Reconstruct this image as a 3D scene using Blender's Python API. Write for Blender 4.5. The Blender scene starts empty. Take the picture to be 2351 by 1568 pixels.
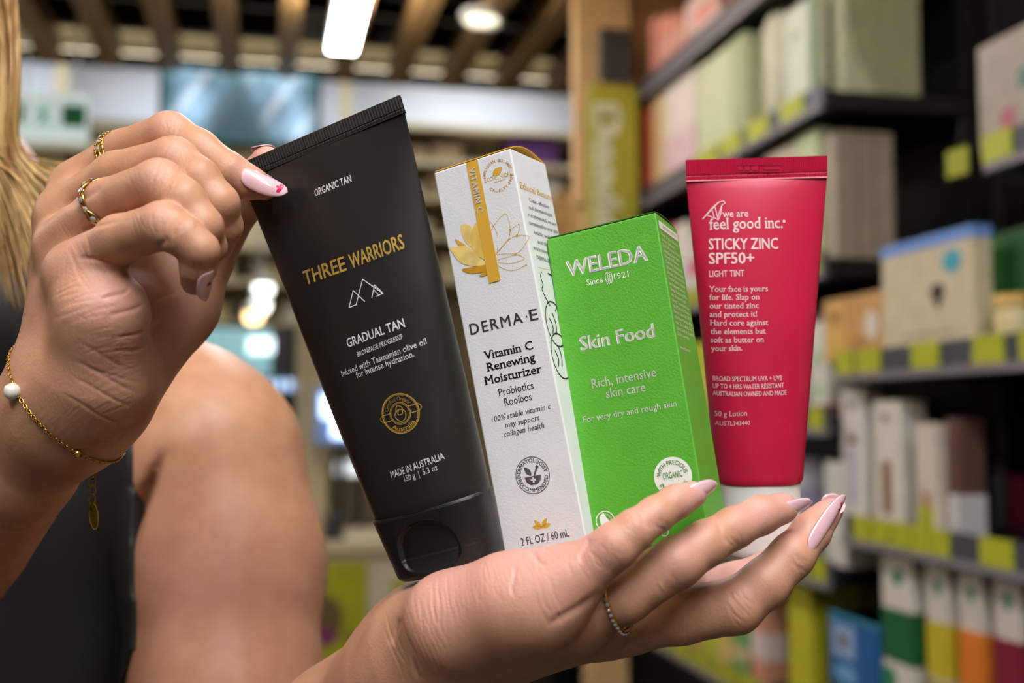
import bpy, bmesh, math, random
import numpy as np
from mathutils import Vector, Matrix

random.seed(7)
rng = np.random.RandomState(5)
SC = bpy.context.scene
COL = SC.collection
PI = math.pi

# ------------------------------------------------------------------ camera, world, exposure
W0, H0 = 2351.0, 1568.0
FPX = 2612.0                                     # focal length in pixels of the 2351 px wide frame (40 mm on 36 mm)
CX, CY = W0 / 2, H0 / 2
CAM = np.array([0.0, 0.0, 1.30])
TAU = math.atan((960 - CY) / FPX)                # camera tilts up a little
RIGHT = np.array([1.0, 0, 0])
FWD = np.array([0, math.cos(TAU), math.sin(TAU)])
UP = np.array([0, -math.sin(TAU), math.cos(TAU)])

cd = bpy.data.cameras.new('camera')
cd.sensor_width = 36.0
cd.lens = 36.0 * FPX / W0
cd.clip_start = 0.02
cd.clip_end = 60
cd.dof.use_dof = True
cd.dof.focus_distance = 0.424
cd.dof.aperture_fstop = 6.2
cam = bpy.data.objects.new('camera', cd)
cam.location = CAM
cam.rotation_euler = (PI / 2 + TAU, 0, 0)
COL.objects.link(cam)
SC.camera = cam

w = bpy.data.worlds.new('shop_ambient')
SC.world = w
w.use_nodes = True
w.node_tree.nodes['Background'].inputs[0].default_value = (1.0, 0.98, 0.96, 1)
w.node_tree.nodes['Background'].inputs[1].default_value = 0.015

vs = SC.view_settings
vs.view_transform = 'Standard'
vs.look = 'None'
vs.gamma = 1.0
vs.use_curve_mapping = False
vs.exposure = 0.0
LAMP = 68.0                                      # radiance of the shop's strip lights
try:
    SC.cycles.use_denoising = True
    SC.cycles.max_bounces = 3
    SC.cycles.diffuse_bounces = 2
    SC.cycles.glossy_bounces = 2
    SC.cycles.transmission_bounces = 3
    SC.cycles.caustics_reflective = False
    SC.cycles.caustics_refractive = False
    SC.cycles.use_adaptive_sampling = True
    SC.cycles.adaptive_threshold = 0.08
    SC.cycles.adaptive_min_samples = 16
    SC.cycles.sample_clamp_indirect = 6.0
except Exception:
    pass

# ------------------------------------------------------------------ coordinates
def camw(x, y, z):                               # camera metres: x right, y down, z away
    return CAM + x * RIGHT - y * UP + z * FWD
def P(px, py, d):                                # photo pixel + distance -> world
    return camw((px - CX) / FPX * d, (py - CY) / FPX * d, d)
def ray(px, py):
    return (px - CX) / FPX * RIGHT - (py - CY) / FPX * UP + FWD
PHI = math.atan(575 / FPX * math.cos(TAU))       # the aisle runs a little to the left
EA = np.array([-math.sin(PHI), math.cos(PHI), 0.0])
EB = np.array([math.cos(PHI), math.sin(PHI), 0.0])
def S(a, b, z):                                  # shop coordinates: a along the aisle, b across, z height
    p = a * EA + b * EB
    return np.array([p[0], p[1], z])
def on_b(px, py, b):
    r = ray(px, py); t = (b - CAM @ EB) / (r @ EB); q = CAM + t * r
    return q @ EA, q[2]
def on_a(px, py, a):
    r = ray(px, py); t = (a - CAM @ EA) / (r @ EA); q = CAM + t * r
    return q @ EB, q[2]

# ------------------------------------------------------------------ materials
def lin(c):
    return tuple(((v / 255) / 12.92 if v / 255 <= 0.04045 else ((v / 255 + 0.055) / 1.055) ** 2.4) for v in c)
MATS = {}
def mat(name, rgb, rough=0.5, metal=0.0, var=0.06, scale=30.0, bump=0.0, bscale=200.0, emit=0.0, coat=0.0, spec=0.5, trans=0.0):
    if name in MATS:
        return MATS[name]
    m = bpy.data.materials.new(name); m.use_nodes = True
    nt = m.node_tree; b = nt.nodes['Principled BSDF']
    c = lin(rgb)
    b.inputs['Roughness'].default_value = rough
    b.inputs['Metallic'].default_value = metal
    b.inputs['Specular IOR Level'].default_value = spec
    b.inputs['Coat Weight'].default_value = coat
    b.inputs['Transmission Weight'].default_value = trans
    tc = nt.nodes.new('ShaderNodeTexCoord')
    n = nt.nodes.new('ShaderNodeTexNoise'); n.inputs['Scale'].default_value = scale; n.inputs['Detail'].default_value = 0
    nt.links.new(tc.outputs['Object'], n.inputs['Vector'])
    r = nt.nodes.new('ShaderNodeValToRGB')
    r.color_ramp.elements[0].position = 0.3; r.color_ramp.elements[1].position = 0.7
    r.color_ramp.elements[0].color = tuple(min(1, v * (1 - var)) for v in c) + (1,)
    r.color_ramp.elements[1].color = tuple(min(1, v * (1 + var)) for v in c) + (1,)
    nt.links.new(n.outputs['Fac'], r.inputs['Fac'])
    nt.links.new(r.outputs['Color'], b.inputs['Base Color'])
    if bump > 0:
        n2 = nt.nodes.new('ShaderNodeTexNoise'); n2.inputs['Scale'].default_value = bscale; n2.inputs['Detail'].default_value = 0
        nt.links.new(tc.outputs['Object'], n2.inputs['Vector'])
        bp = nt.nodes.new('ShaderNodeBump'); bp.inputs['Strength'].default_value = bump; bp.inputs['Distance'].default_value = 0.001
        nt.links.new(n2.outputs['Fac'], bp.inputs['Height']); nt.links.new(bp.outputs['Normal'], b.inputs['Normal'])
    if emit > 0:
        b.inputs['Emission Color'].default_value = c + (1,)
        b.inputs['Emission Strength'].default_value = emit
        if emit < 4.5: m.cycles.emission_sampling = 'NONE'   # faint glows need no light sampling of their own
    MATS[name] = m
    return m
def timber(name, rgb, scale=6.0):
    if name in MATS: return MATS[name]
    m = mat(name, rgb, 0.55, var=0.15)
    nt = m.node_tree
    n = [x for x in nt.nodes if x.type == 'TEX_NOISE'][0]; tc = [x for x in nt.nodes if x.type == 'TEX_COORD'][0]
    mp = nt.nodes.new('ShaderNodeMapping'); mp.inputs['Scale'].default_value = (12, 0.8, 12)
    nt.links.new(tc.outputs['Object'], mp.inputs['Vector']); nt.links.new(mp.outputs['Vector'], n.inputs['Vector'])
    n.inputs['Scale'].default_value = scale
    return m

# ------------------------------------------------------------------ object helpers
def tag(o, label=None, cat=None, group=None, kind=None):
    if label: o['label'] = label
    if cat: o['category'] = cat
    if group: o['group'] = group
    if kind: o['kind'] = kind
    return o
def empty(name, loc=(0, 0, 0)):
    o = bpy.data.objects.new(name, None); o.location = Vector(loc); o.empty_display_size = 0.02
    COL.objects.link(o); return o
def parent_to(o, parent):
    if parent is not None:
        o.parent = parent
        pm = Matrix.Translation(parent.location) if parent.parent is None else parent_world(parent)
        o.matrix_parent_inverse = pm.inverted()
    return o
def parent_world(o):
    m = Matrix.LocRotScale(o.location, o.rotation_euler, o.scale)
    return m if o.parent is None else parent_world(o.parent) @ o.matrix_parent_inverse @ m
def mesh_obj(name, verts, faces, m, parent=None, smooth=False):
    me = bpy.data.meshes.new(name)
    me.from_pydata([tuple(map(float, v)) for v in verts], [], [tuple(f) for f in faces])
    me.materials.append(m)
    if smooth: me.polygons.foreach_set('use_smooth', [True] * len(me.polygons))
    me.update()
    o = bpy.data.objects.new(name, me); COL.objects.link(o)
    return parent_to(o, parent)
def np_mesh_obj(name, V, Q, m, parent=None, smooth=True):
    me = bpy.data.meshes.new(name)
    n = Q.shape[1]
    me.vertices.add(len(V)); me.vertices.foreach_set('co', np.ascontiguousarray(V, dtype=np.float32).ravel())
    me.loops.add(Q.size); me.loops.foreach_set('vertex_index', np.ascontiguousarray(Q, dtype=np.int32).ravel())
    me.polygons.add(len(Q)); me.polygons.foreach_set('loop_start', np.arange(0, Q.size, n, dtype=np.int32))
    me.update(calc_edges=True); me.validate()
    if smooth: me.polygons.foreach_set('use_smooth', [True] * len(me.polygons))
    me.materials.append(m)
    o = bpy.data.objects.new(name, me); COL.objects.link(o)
    return parent_to(o, parent)
def bm_obj(name, bm, m, parent=None, smooth=False):
    me = bpy.data.meshes.new(name); bm.normal_update(); bm.to_mesh(me); bm.free(); me.materials.append(m)
    if smooth: me.polygons.foreach_set('use_smooth', [True] * len(me.polygons))
    o = bpy.data.objects.new(name, me); COL.objects.link(o)
    return parent_to(o, parent)
def bm_box(bm, a0, a1, b0, b1, z0, z1, bev=0.0):   # box in shop coordinates
    vs_ = [bm.verts.new(S(a, b, z)) for z in (z0, z1) for a, b in ((a0, b0), (a0, b1), (a1, b1), (a1, b0))]
    fs = [bm.faces.new([vs_[i] for i in f]) for f in ((3, 2, 1, 0), (4, 5, 6, 7), (0, 1, 5, 4), (1, 2, 6, 5), (2, 3, 7, 6), (3, 0, 4, 7))]
    if bev > 0:
        es = {e for f in fs for e in f.edges}
        bmesh.ops.bevel(bm, geom=list(es), offset=bev, segments=2, affect='EDGES', profile=0.6)
def sbox(name, a0, a1, b0, b1, z0, z1, m, parent=None, bev=0.0):
    bm = bmesh.new(); bm_box(bm, a0, a1, b0, b1, z0, z1, bev)
    bmesh.ops.recalc_face_normals(bm, faces=bm.faces)
    return bm_obj(name, bm, m, parent)
def lathe(name, prof, center, m, parent=None, seg=24, xy=(1, 1)):
    V, Fc = [], []
    n = len(prof)
    for i in range(seg):
        t = 2 * PI * i / seg
        for r, z in prof:
            p = r * xy[0] * math.cos(t) * EA + r * xy[1] * math.sin(t) * EB
            V.append((center[0] + p[0], center[1] + p[1], center[2] + z))
    for i in range(seg):
        j = (i + 1) % seg
        for k in range(n - 1):
            Fc.append((i * n + k, i * n + k + 1, j * n + k + 1, j * n + k))
    return mesh_obj(name, V, Fc, m, parent, smooth=True)
def tube_pts(pts, rads, seg=6, closed=False):
    pts = np.asarray(pts, float); n = len(pts)
    if np.isscalar(rads): rads = [rads] * n
    V, Fc = [], []
    tg = np.gradient(pts, axis=0) if not closed else (np.roll(pts, -1, 0) - np.roll(pts, 1, 0))
    tg /= np.linalg.norm(tg, axis=1)[:, None] + 1e-12
    up = np.array([0.13, 0.21, 0.97])
    u = np.cross(tg[0], up); u /= np.linalg.norm(u)
    for i in range(n):
        u = u - (u @ tg[i]) * tg[i]; u /= np.linalg.norm(u) + 1e-12
        v = np.cross(tg[i], u)
        for k in range(seg):
            t = 2 * PI * k / seg
            V.append(pts[i] + rads[i] * (math.cos(t) * u + math.sin(t) * v))
    for i in range(n if closed else n - 1):
        j = (i + 1) % n
        for k in range(seg):
            l = (k + 1) % seg
            Fc.append((i * seg + k, i * seg + l, j * seg + l, j * seg + k))
    if not closed:
        Fc.append(tuple(range(seg - 1, -1, -1))); Fc.append(tuple((n - 1) * seg + k for k in range(seg)))
    return V, Fc
class Acc:                                        # collects several pieces of one part
    def __init__(s): s.V, s.F = [], []
    def add(s, V, F):
        o = len(s.V); s.V += list(V); s.F += [tuple(i + o for i in f) for f in F]; return s
    def obj(s, name, m, parent=None, smooth=False): return mesh_obj(name, s.V, s.F, m, parent, smooth)

# ------------------------------------------------------------------ the shop: structure
ZC = CAM[2]
M_floor = mat('floor_tile', (72, 68, 62), 0.35, var=0.08, scale=4)
M_ceil = mat('ceiling_board', (214, 196, 158), 0.7, var=0.05, scale=3)
M_wallc = mat('wall_cream', (206, 190, 152), 0.7, var=0.06, scale=3)
M_bulk = mat('bulkhead_grey', (214, 220, 230), 0.6, var=0.03, scale=2)
M_dark = mat('dark_void', (38, 34, 28), 0.7, var=0.1)
M_black = mat('black_shelf_metal', (16, 16, 17), 0.45, var=0.1, scale=20)
M_strip = mat('charcoal_price_rail', (74, 74, 84), 0.4, var=0.06)
M_lip = mat('grey_rail_lip', (128, 124, 130), 0.4, var=0.05)
M_tagy = mat('yellow_green_tag', (182, 186, 40), 0.5, var=0.06)
M_print = mat('tag_print_grey', (90, 92, 40), 0.6)
M_batten = timber('batten_timber', (150, 116, 72))
M_ply = timber('pale_ply', (214, 176, 122))
M_ply2 = timber('brown_ply', (150, 108, 58))
M_lamp = mat('lamp_diffuser', (236, 243, 255), 0.5, emit=LAMP)
M_lamp2 = mat('downlight_glow', (255, 246, 214), 0.5, emit=2.2)
M_lampw = mat('lamp_housing', (225, 225, 225), 0.4)

def slab(name, a0, a1, b0, b1, z0, z1, m):
    return tag(sbox(name, a0, a1, b0, b1, z0, z1, m), kind='structure')
slab('floor', -4, 9, -5, 3.2, -0.1, 0, M_floor)
slab('ceiling', -4, 9, -5, 3.2, 3.45, 3.55, M_ceil)
slab('wall_back', -4.1, -4, -5, 3.2, 0, 3.5, M_wallc)
slab('wall_left', -4, 9, -5.1, -5, 0, 3.5, M_wallc)
slab('wall_right', -4, 9, 3.2, 3.3, 0, 3.5, M_wallc)
slab('wall_far', 6.81, 6.9, -5, 3.2, 0, 3.5, M_wallc)
wb = slab('wall_bulkhead', 6.7, 6.8, -5, 2.4, ZC + 1.68, 3.45, M_bulk)
slab('trim_1', 6.64, 6.7, -5, 2.4, ZC + 1.62, ZC + 1.68, mat('bulkhead_trim', (150, 140, 120), 0.5))

# timber batten raft: each batten runs along the aisle, dark cross bearers and pale panels above it
raft = empty('ceiling_raft', S(4.0, -0.5, 2.76))
tag(raft, 'slatted timber ceiling raft with dark bearers above the aisle', 'ceiling raft')
bb = -2.74
while bb < 2.3:
    sbox('batten', 1.5, 4.78, bb, bb + 0.075, 2.72, 2.84, M_batten, raft)
    bb += 0.232
for a in (2.3, 2.9, 3.5, 4.05, 4.62):
    sbox('bearer', a, a + 0.06, -2.8, 2.35, 2.845, 2.95, M_dark, raft)
for a in (2.0, 2.7, 3.4, 4.1, 4.36):
    sbox('dark_board', a, a + 0.60, -2.8, 2.35, 2.99, 3.0, M_dark, raft)
for k_ in range(9):
    sbox('ceiling_panel', 4.98, 5.40, -2.8 + 0.572 * k_, -2.8 + 0.572 * k_ + 0.565, 2.985, 3.0, mat('raft_panel', (238, 224, 188), 0.6, var=0.05), raft)
sbox('added_cove_case', 4.93, 5.0, -2.7, 2.3, 2.79, 2.83, M_dark, raft)
sbox('added_cove_lens', 4.935, 4.995, -2.69, 2.29, 2.8305, 2.835, mat('added_cove_glow', (255, 238, 205), 0.5, emit=5.0), raft)  # uplight bar added to brighten the pale panels above it
sbox('dark_board', 5.42, 5.62, -2.8, 2.35, 2.985, 3.0, M_dark, raft)
for b_ in (-2.75, -1.0, 0.7, 2.3):
    sbox('drop_rod', 4.64, 4.66, b_ - 0.01, b_ + 0.01, 2.95, 3.45, M_dark, raft)

# linear lamps
M_lampv = mat('lamp_diffuser_dimmer', (246, 248, 255), 0.5, emit=30)
def strip(b, a0, a1, z, label, m_=None):
    r = empty('strip_light', S((a0 + a1) / 2, b, z)); tag(r, label, 'ceiling light', 'linear ceiling lamps')
    sbox('housing', a0, a1, b - 0.05, b + 0.05, z + 0.012, z + 0.07, M_lampw, r, 0.004)
    sbox('diffuser', a0 + 0.005, a1 - 0.005, b - 0.044, b + 0.044, z, z + 0.012, m_ or M_lamp, r)
    sbox('added_upper_emitter', a0 + 0.02, a1 - 0.02, b - 0.04, b + 0.04, z + 0.0705, z + 0.076, mat('added_upper_glow', (255, 246, 228), 0.5, emit=95), r)  # extra emitter added on the housing top to brighten the raft
    for a in (a0 + 0.4, a1 - 0.4):
        V, F_ = tube_pts([S(a, b, z + 0.07), S(a, b, 3.45)], 0.003, 6)
        mesh_obj('hanging_wire', V, F_, M_black, r)
strip(0.25, -1.6, 0.30, 2.55, 'white linear lamp above the camera in line with the visible lamp')
strip(0.25, 1.6, 3.86, 2.55, 'bright white linear lamp crossing the timber ceiling raft above the black tube', M_lampv)
strip(-0.5, -1.7, -0.35, 2.55, 'short linear fill lamp added behind the camera left of the aisle lamp')  # unseen lamp added to brighten the product fronts
strip(-2.1, 1.6, 4.4, 2.55, 'linear lamp added out of view at the left to brighten the background', M_lampv)  # unseen lamp added to light the background only
for k_, bq in enumerate((-3.0, -1.6, -0.2, 1.2)):  # hidden lights added to brighten the bulkhead and far shelves
    r_ = empty('added_fill_light', S(6.0, bq, 3.40)); tag(r_, 'square fill light added out of view behind the raft, %s from the left' % ['first', 'second', 'third', 'fourth'][k_], 'ceiling light', 'fill lights added beyond the raft')
    sbox('added_fill_frame', 5.64, 6.36, bq - 0.42, bq + 0.42, 3.405, 3.45, M_lampw, r_, 0.004)
    sbox('added_fill_diffuser', 5.66, 6.34, bq - 0.40, bq + 0.40, 3.395, 3.405, mat('added_fill_glow', (238, 244, 255), 0.5, emit=8.5), r_)
rd = empty('round_downlight', P(1105, 50, 4.0)); tag(rd, 'round white downlight glowing between the battens right of the linear lamp', 'ceiling light')
c0 = np.array(rd.location)
lathe('lamp_rim', [(0.075, 0.0), (0.075, 0.03), (0.06, 0.03), (0.06, 0.004)], c0, M_lampw, rd)
lathe('lamp_lens', [(0.0005, 0.004), (0.06, 0.004)], c0, M_lamp2, rd)

# ------------------------------------------------------------------ shop furniture at the back
def farbox(name, px0, py0, px1, py1, a, depth, m, parent=None, bev=0.004):
    b0, z1 = on_a(px0, py0, a); b1, z0 = on_a(px1, py1, a)
    zz0, zz1 = min(z0, z1), max(z0, z1)
    return sbox(name, a, a + depth, min(b0, b1), max(b0, b1), zz0, zz1, m, parent, bev)
def farthing(name, label, cat, px, py, a, group=None):
    b, z = on_a(px, py, a); e = empty(name, S(a, b, z)); return tag(e, label, cat, group)

# hanging screen with an aisle camera picture
tv = farthing('hanging_screen', 'wide hanging screen with a bluish picture of shop aisles', 'screen', 550, 150, 4.9)
farbox('screen_case', 366, 148, 736, 345, 4.9, 0.05, M_black, tv)
b0, z1 = on_a(376, 154, 4.895); b1, z0 = on_a(728, 337, 4.895)
nx, nz = 64, 36
V, Fc, Cc = [], [], []
for j in range(nz + 1):
    for i in range(nx + 1):
        V.append(S(4.893, b0 + (b1 - b0) * i / nx, z1 + (z0 - z1) * j / nz))
        x, y = i / nx * 2 - 1, j / nz
        n = 0.5 + 0.5 * math.sin(17 * x + 5 * math.sin(9 * y)) * math.sin(23 * y + 4 * math.sin(7 * x))
        half = 0.10 + 0.42 * y
        n2 = 0.5 + 0.5 * math.sin(6.5 * x + 2.2 * y + 1.0) * math.sin(5.5 * y - 3 * x)
        shelf = np.array([0.26, 0.42, 0.56]) * (0.25 + 1.15 * n2 + 0.35 * n) + np.array([0.40, 0.34, 0.34]) * max(0, math.sin(11 * x + 7 * y)) ** 4
        path = np.array([0.07, 0.12, 0.14]) * (1.2 - 0.5 * y)
        k = 1 / (1 + math.exp((abs(x + 0.05) - half) * 18))
        c = shelf * (1 - k) + path * k
        if y < 0.25: c = c * 0.8 + np.array([0.10, 0.22, 0.22]) * (1 - y * 4) * 0.6
        e = max(0, abs(x) - 0.75) * 3 + max(0, y - 0.82) * 4
        c = c * (1 - min(0.75, e)) + np.array([0.03, 0.10, 0.10]) * min(0.75, e)
        Cc.append(tuple(c) + (1,))
for j in range(nz):
    for i in range(nx):
        q = j * (nx + 1) + i; Fc.append((q, q + 1, q + nx + 2, q + nx + 1))
ms = bpy.data.materials.new('screen_picture'); ms.use_nodes = True
nt = ms.node_tree; at = nt.nodes.new('ShaderNodeAttribute'); at.attribute_name = 'picture'
bs = nt.nodes['Principled BSDF']; bs.inputs['Base Color'].default_value = (0.01, 0.01, 0.01, 1); bs.inputs['Roughness'].default_value = 0.25
nt.links.new(at.outputs['Color'], bs.inputs['Emission Color']); bs.inputs['Emission Strength'].default_value = 1.25; ms.cycles.emission_sampling = 'NONE'
scr = mesh_obj('screen_picture', V, Fc, ms, tv, True)
ca = scr.data.color_attributes.new('picture', 'FLOAT_COLOR', 'POINT'); ca.data.foreach_set('color', np.array(Cc, np.float32).ravel())
V, F_ = tube_pts([S(4.92, on_a(541, 150, 4.92)[0], on_a(541, 150, 4.92)[1]), S(4.92, on_a(541, 150, 4.92)[0], 3.44)], 0.022, 10)
mesh_obj('hanging_pole', V, F_, M_black, tv)

# exit sign
ex = farthing('exit_sign', 'white and green running figure exit sign beside the blond hair', 'exit sign', 120, 205, 4.4)
M_signw = mat('sign_white', (222, 242, 240), 0.5, emit=0.40)
M_signg = mat('sign_green', (8, 104, 62), 0.5, emit=0.05)
farbox('sign_body', 36, 205, 200, 328, 4.4, 0.05, M_signw, ex, 0.008)
farbox('green_panel', 42, 234, 196, 292, 4.394, 0.006, M_signg, ex, 0)
for px_ in (60, 178):
    b_, z_ = on_a(px_, 207, 4.42); mesh_obj('hanging_rod', *tube_pts([S(4.42, b_, z_), S(4.42, b_, 3.45)], 0.005, 6), M_lampw, ex)
farbox('white_panel', 58, 236, 140, 289, 4.390, 0.004, M_signw, ex, 0)
def farpoly(name, pts, a, m, parent, th=0.003):
    V = [S(a, *on_a(x, y, a)) for x, y in pts] + [S(a + th, *on_a(x, y, a)) for x, y in pts]
    n = len(pts)
    return mesh_obj(name, V, [tuple(range(n))[::-1], tuple(range(n, 2 * n))] + [(i, (i + 1) % n, (i + 1) % n + n, i + n) for i in range(n)], m, parent)
fig = [(98, 240), (108, 240), (110, 250), (104, 254), (118, 262), (114, 268), (104, 262), (106, 272), (120, 282), (116, 290), (98, 277), (88, 290), (78, 290), (94, 270), (92, 258), (82, 268), (76, 264), (90, 250), (97, 250)]
farpoly('running_figure', fig, 4.388, mat('sign_green_light', (120, 180, 160), 0.5, emit=0.3), ex)

# posts on the far bulkhead
for px, lab in ((795, 'slim cream post on the grey bulkhead right of the hanging screen'), (140, 'slim cream post on the grey bulkhead above the exit sign')):
    b, z = on_a(px, 200, 6.5); e = empty('wall_post', S(6.5, b, 0)); tag(e, lab, 'post', 'bulkhead posts')
    sbox('post_shaft', 6.5, 6.56, b - 0.035, b + 0.035, 0, 3.45, M_wallc, e, 0.004)
    sbox('post_foot', 6.48, 6.58, b - 0.06, b + 0.06, 0, 0.02, M_dark, e, 0.002)

# cream wall shelving at the far end, each unit with boards and cartons
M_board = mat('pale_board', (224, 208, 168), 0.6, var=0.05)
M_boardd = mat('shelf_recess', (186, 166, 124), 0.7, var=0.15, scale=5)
FARC = [(150, 120, 84), (208, 190, 140), (226, 220, 204), (182, 160, 110), (120, 110, 92), (190, 172, 126), (212, 204, 180), (96, 84, 66), (196, 120, 84)]
ORD = ['first', 'second', 'third', 'fourth', 'fifth', 'sixth', 'seventh', 'eighth', 'ninth', 'tenth', 'eleventh', 'twelfth', 'thirteenth', 'fourteenth', 'fifteenth', 'sixteenth', 'seventeenth', 'eighteenth', 'nineteenth', 'twentieth'] + ['twenty-' + t for t in ('first', 'second', 'third', 'fourth', 'fifth', 'sixth', 'seventh', 'eighth', 'ninth')] + ['thirtieth'] + ['thirty-' + t for t in ('first', 'second', 'third', 'fourth', 'fifth', 'sixth', 'seventh', 'eighth', 'ninth')]
def cname(c):
    r, g, b = c; mx, mn = max(c), min(c)
    l = 'pale ' if mn > 150 else ('dark ' if mx < 110 else '')
    if mx - mn < 22: return ('white' if mn > 195 else 'grey' if mn > 70 else 'charcoal')
    if r >= g and g >= b:
        if g > 0.93 * r and b < 0.6 * r: return l + 'yellow'
        if g > 0.75 * r: return 'cream' if mn > 130 else l + 'tan'
        if g > 0.52 * r: return 'orange' if mx > 180 and b < 100 else l + 'brown'
        return l + ('pink' if mx > 200 and mn > 110 else 'red')
    if g >= r and g >= b: return l + ('lime' if r > 0.8 * g and b < 0.5 * g else 'green')
    if b >= g and r > 1.08 * g: return l + 'purple'
    if r >= b: return l + 'pink'
    return l + 'blue'
def carton_mesh(name, a0, a1, b0, b1, z0, z1, m, parent=None): return sbox(name, a0, a1, b0, b1, z0, z1, m, parent, min(0.0025, (a1 - a0) * 0.1))
def cmat(c): return mat('carton_%d_%d_%d' % c, c, 0.55, var=0.05)
def far_unit(px0, px1, tops, a, label, n_items, place, skip=None):
    u = farthing('wall_shelving', label, 'shelving', (px0 + px1) / 2, 960, a, 'cream shelving along the far wall')
    b0, _ = on_a(px0, 500, a); b1, _ = on_a(px1, 500, a)
    zt = [on_a((px0 + px1) / 2, t, a)[1] for t in tops]
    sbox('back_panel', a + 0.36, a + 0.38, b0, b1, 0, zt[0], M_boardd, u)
    for b in (b0, b1): sbox('side_panel', a, a + 0.38, b - 0.015, b + 0.015, 0, zt[0] + 0.02, M_board, u, 0.002)
    for k, z in enumerate(zt):
        sbox('shelf_board', a, a + 0.36, b0 + 0.016, b1 - 0.016, z - 0.035, z, M_board, u, 0.002)
        if k == 0: continue
        gap = zt[k - 1] - 0.035 - z
        x = b0 + 0.05; i = 0
        while x < b1 - 0.16 and i < n_items:
            wd = 0.10 + 0.12 * random.random(); h = gap * (0.35 + 0.5 * random.random()); c = random.choice(FARC)
            wd = min(wd, b1 - 0.03 - x)
            if skip and k == 1 and x + wd > skip[0] and x < skip[1]: x = skip[1] + 0.02; continue
            o = carton_mesh('carton', a + 0.03, a + 0.2, x, x + wd, z, z + h, cmat(c))
            tag(o, '%s carton, %s from left, shelf %s, %s' % (cname(c), ORD[i], ['zero', 'one', 'two', 'three', 'four', 'five', 'six'][k], place), 'carton', 'cartons on the far wall shelving')
            x += wd + 0.02 + 0.12 * random.random(); i += 1
bs0, bs1 = on_a(1160, 340, 6.22)[0], on_a(1290, 340, 6.22)[0]
far_unit(905, 1345, [290, 372, 452, 540, 640], 6.2, 'cream wall shelving behind the white and yellow carton', 7, 'unit behind the white box', (bs0, bs1))
zs = on_a(1125, 372, 6.2)[1]
far_unit(40, 352, [330, 410, 500, 600], 6.2, 'cream wall shelving below the exit sign behind the raised hand', 6, 'unit under the exit sign')
far_unit(440, 735, [560, 640, 738], 6.2, 'cream wall shelving between the raised hand and the black tube', 5, 'unit by the raised hand')
pb = tag(sbox('storage_box', 6.23, 6.45, bs0 + 0.02, bs1 - 0.02, zs, zs + 0.15, mat('purple_box', (98, 52, 108), 0.5), None, 0.003), 'purple storage box on top of the far shelves behind the white carton', 'box')
parent_to(sbox('box_lid', 6.226, 6.454, bs0 + 0.016, bs1 - 0.016, zs + 0.15, zs + 0.175, mat('purple_lid', (110, 60, 120), 0.5), None, 0.003), pb)

# pillar, dark display, lit signs and counter seen between shoulder and tube
pl = farthing('pillar', 'cream square pillar behind the black tube above the shoulder', 'pillar', 715, 1260, 5.2)
farbox('pillar_shaft', 688, 420, 745, 1700, 5.2, 0.16, M_wallc, pl); farbox('pillar_base', 682, 1700, 751, 1760, 5.18, 0.2, M_dark, pl)
dk = farthing('display_cabinet', 'dark display cabinet with cool light beside the cream pillar', 'cabinet', 570, 1100, 5.7)
M_cool = mat('cool_glow', (150, 205, 215), 0.4, emit=0.5)
farbox('cabinet_body', 430, 742, 688, 1700, 5.78, 0.4, mat('cabinet_dark', (34, 38, 40), 0.4), dk)
farbox('lit_panel', 436, 752, 622, 862, 5.77, 0.01, M_cool, dk)
farbox('lower_panel', 436, 905, 600, 1400, 5.77, 0.01, mat('cabinet_blue_grey', (70, 84, 92), 0.4), dk)
farbox('lamp_panel', 570, 775, 628, 812, 5.76, 0.01, mat('cool_white_glow', (225, 245, 255), 0.4, emit=2.2), dk)
sg = farthing('lit_sign', 'long white lit sign above the shoulder', 'sign', 645, 885, 5.6)
farbox('sign_case', 588, 864, 704, 902, 5.62, 0.03, mat('sign_case_blue', (60, 90, 120), 0.4), sg)
for i in range(5): farbox('glowing_letter', 594 + 21 * i, 872, 608 + 21 * i, 896, 5.61, 0.01, mat('letter_glow', (185, 215, 255), 0.4, emit=1.3), sg)
ns = farthing('neon_sign', 'blue white glowing sign left of the black tube', 'sign', 765, 960, 5.0)
farbox('sign_stand', 776, 1018, 792, 1250, 5.04, 0.02, M_dark, ns)
farbox('sign_case', 724, 888, 850, 1018, 5.03, 0.03, mat('neon_case', (120, 150, 200), 0.4, emit=0.3), ns, 0.02)
farbox('glow_panel', 738, 905, 815, 960, 5.02, 0.01, mat('neon_glow', (215, 232, 255), 0.4, emit=2.2), ns, 0.01)
farbox('glow_panel', 762, 950, 840, 1005, 5.015, 0.01, mat('neon_glow', (215, 232, 255)), ns, 0.01)
lb = farthing('light_bar', 'short white light bar below the blue sign', 'light', 800, 1075, 5.0)
farbox('bar_stand', 816, 1094, 830, 1250, 5.14, 0.02, M_dark, lb)
farbox('bar_case', 768, 1056, 860, 1094, 5.13, 0.03, M_lampw, lb); farbox('bar_lens', 772, 1060, 856, 1090, 5.12, 0.01, mat('bar_glow', (235, 245, 250), 0.4, emit=0.9), lb)
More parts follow.
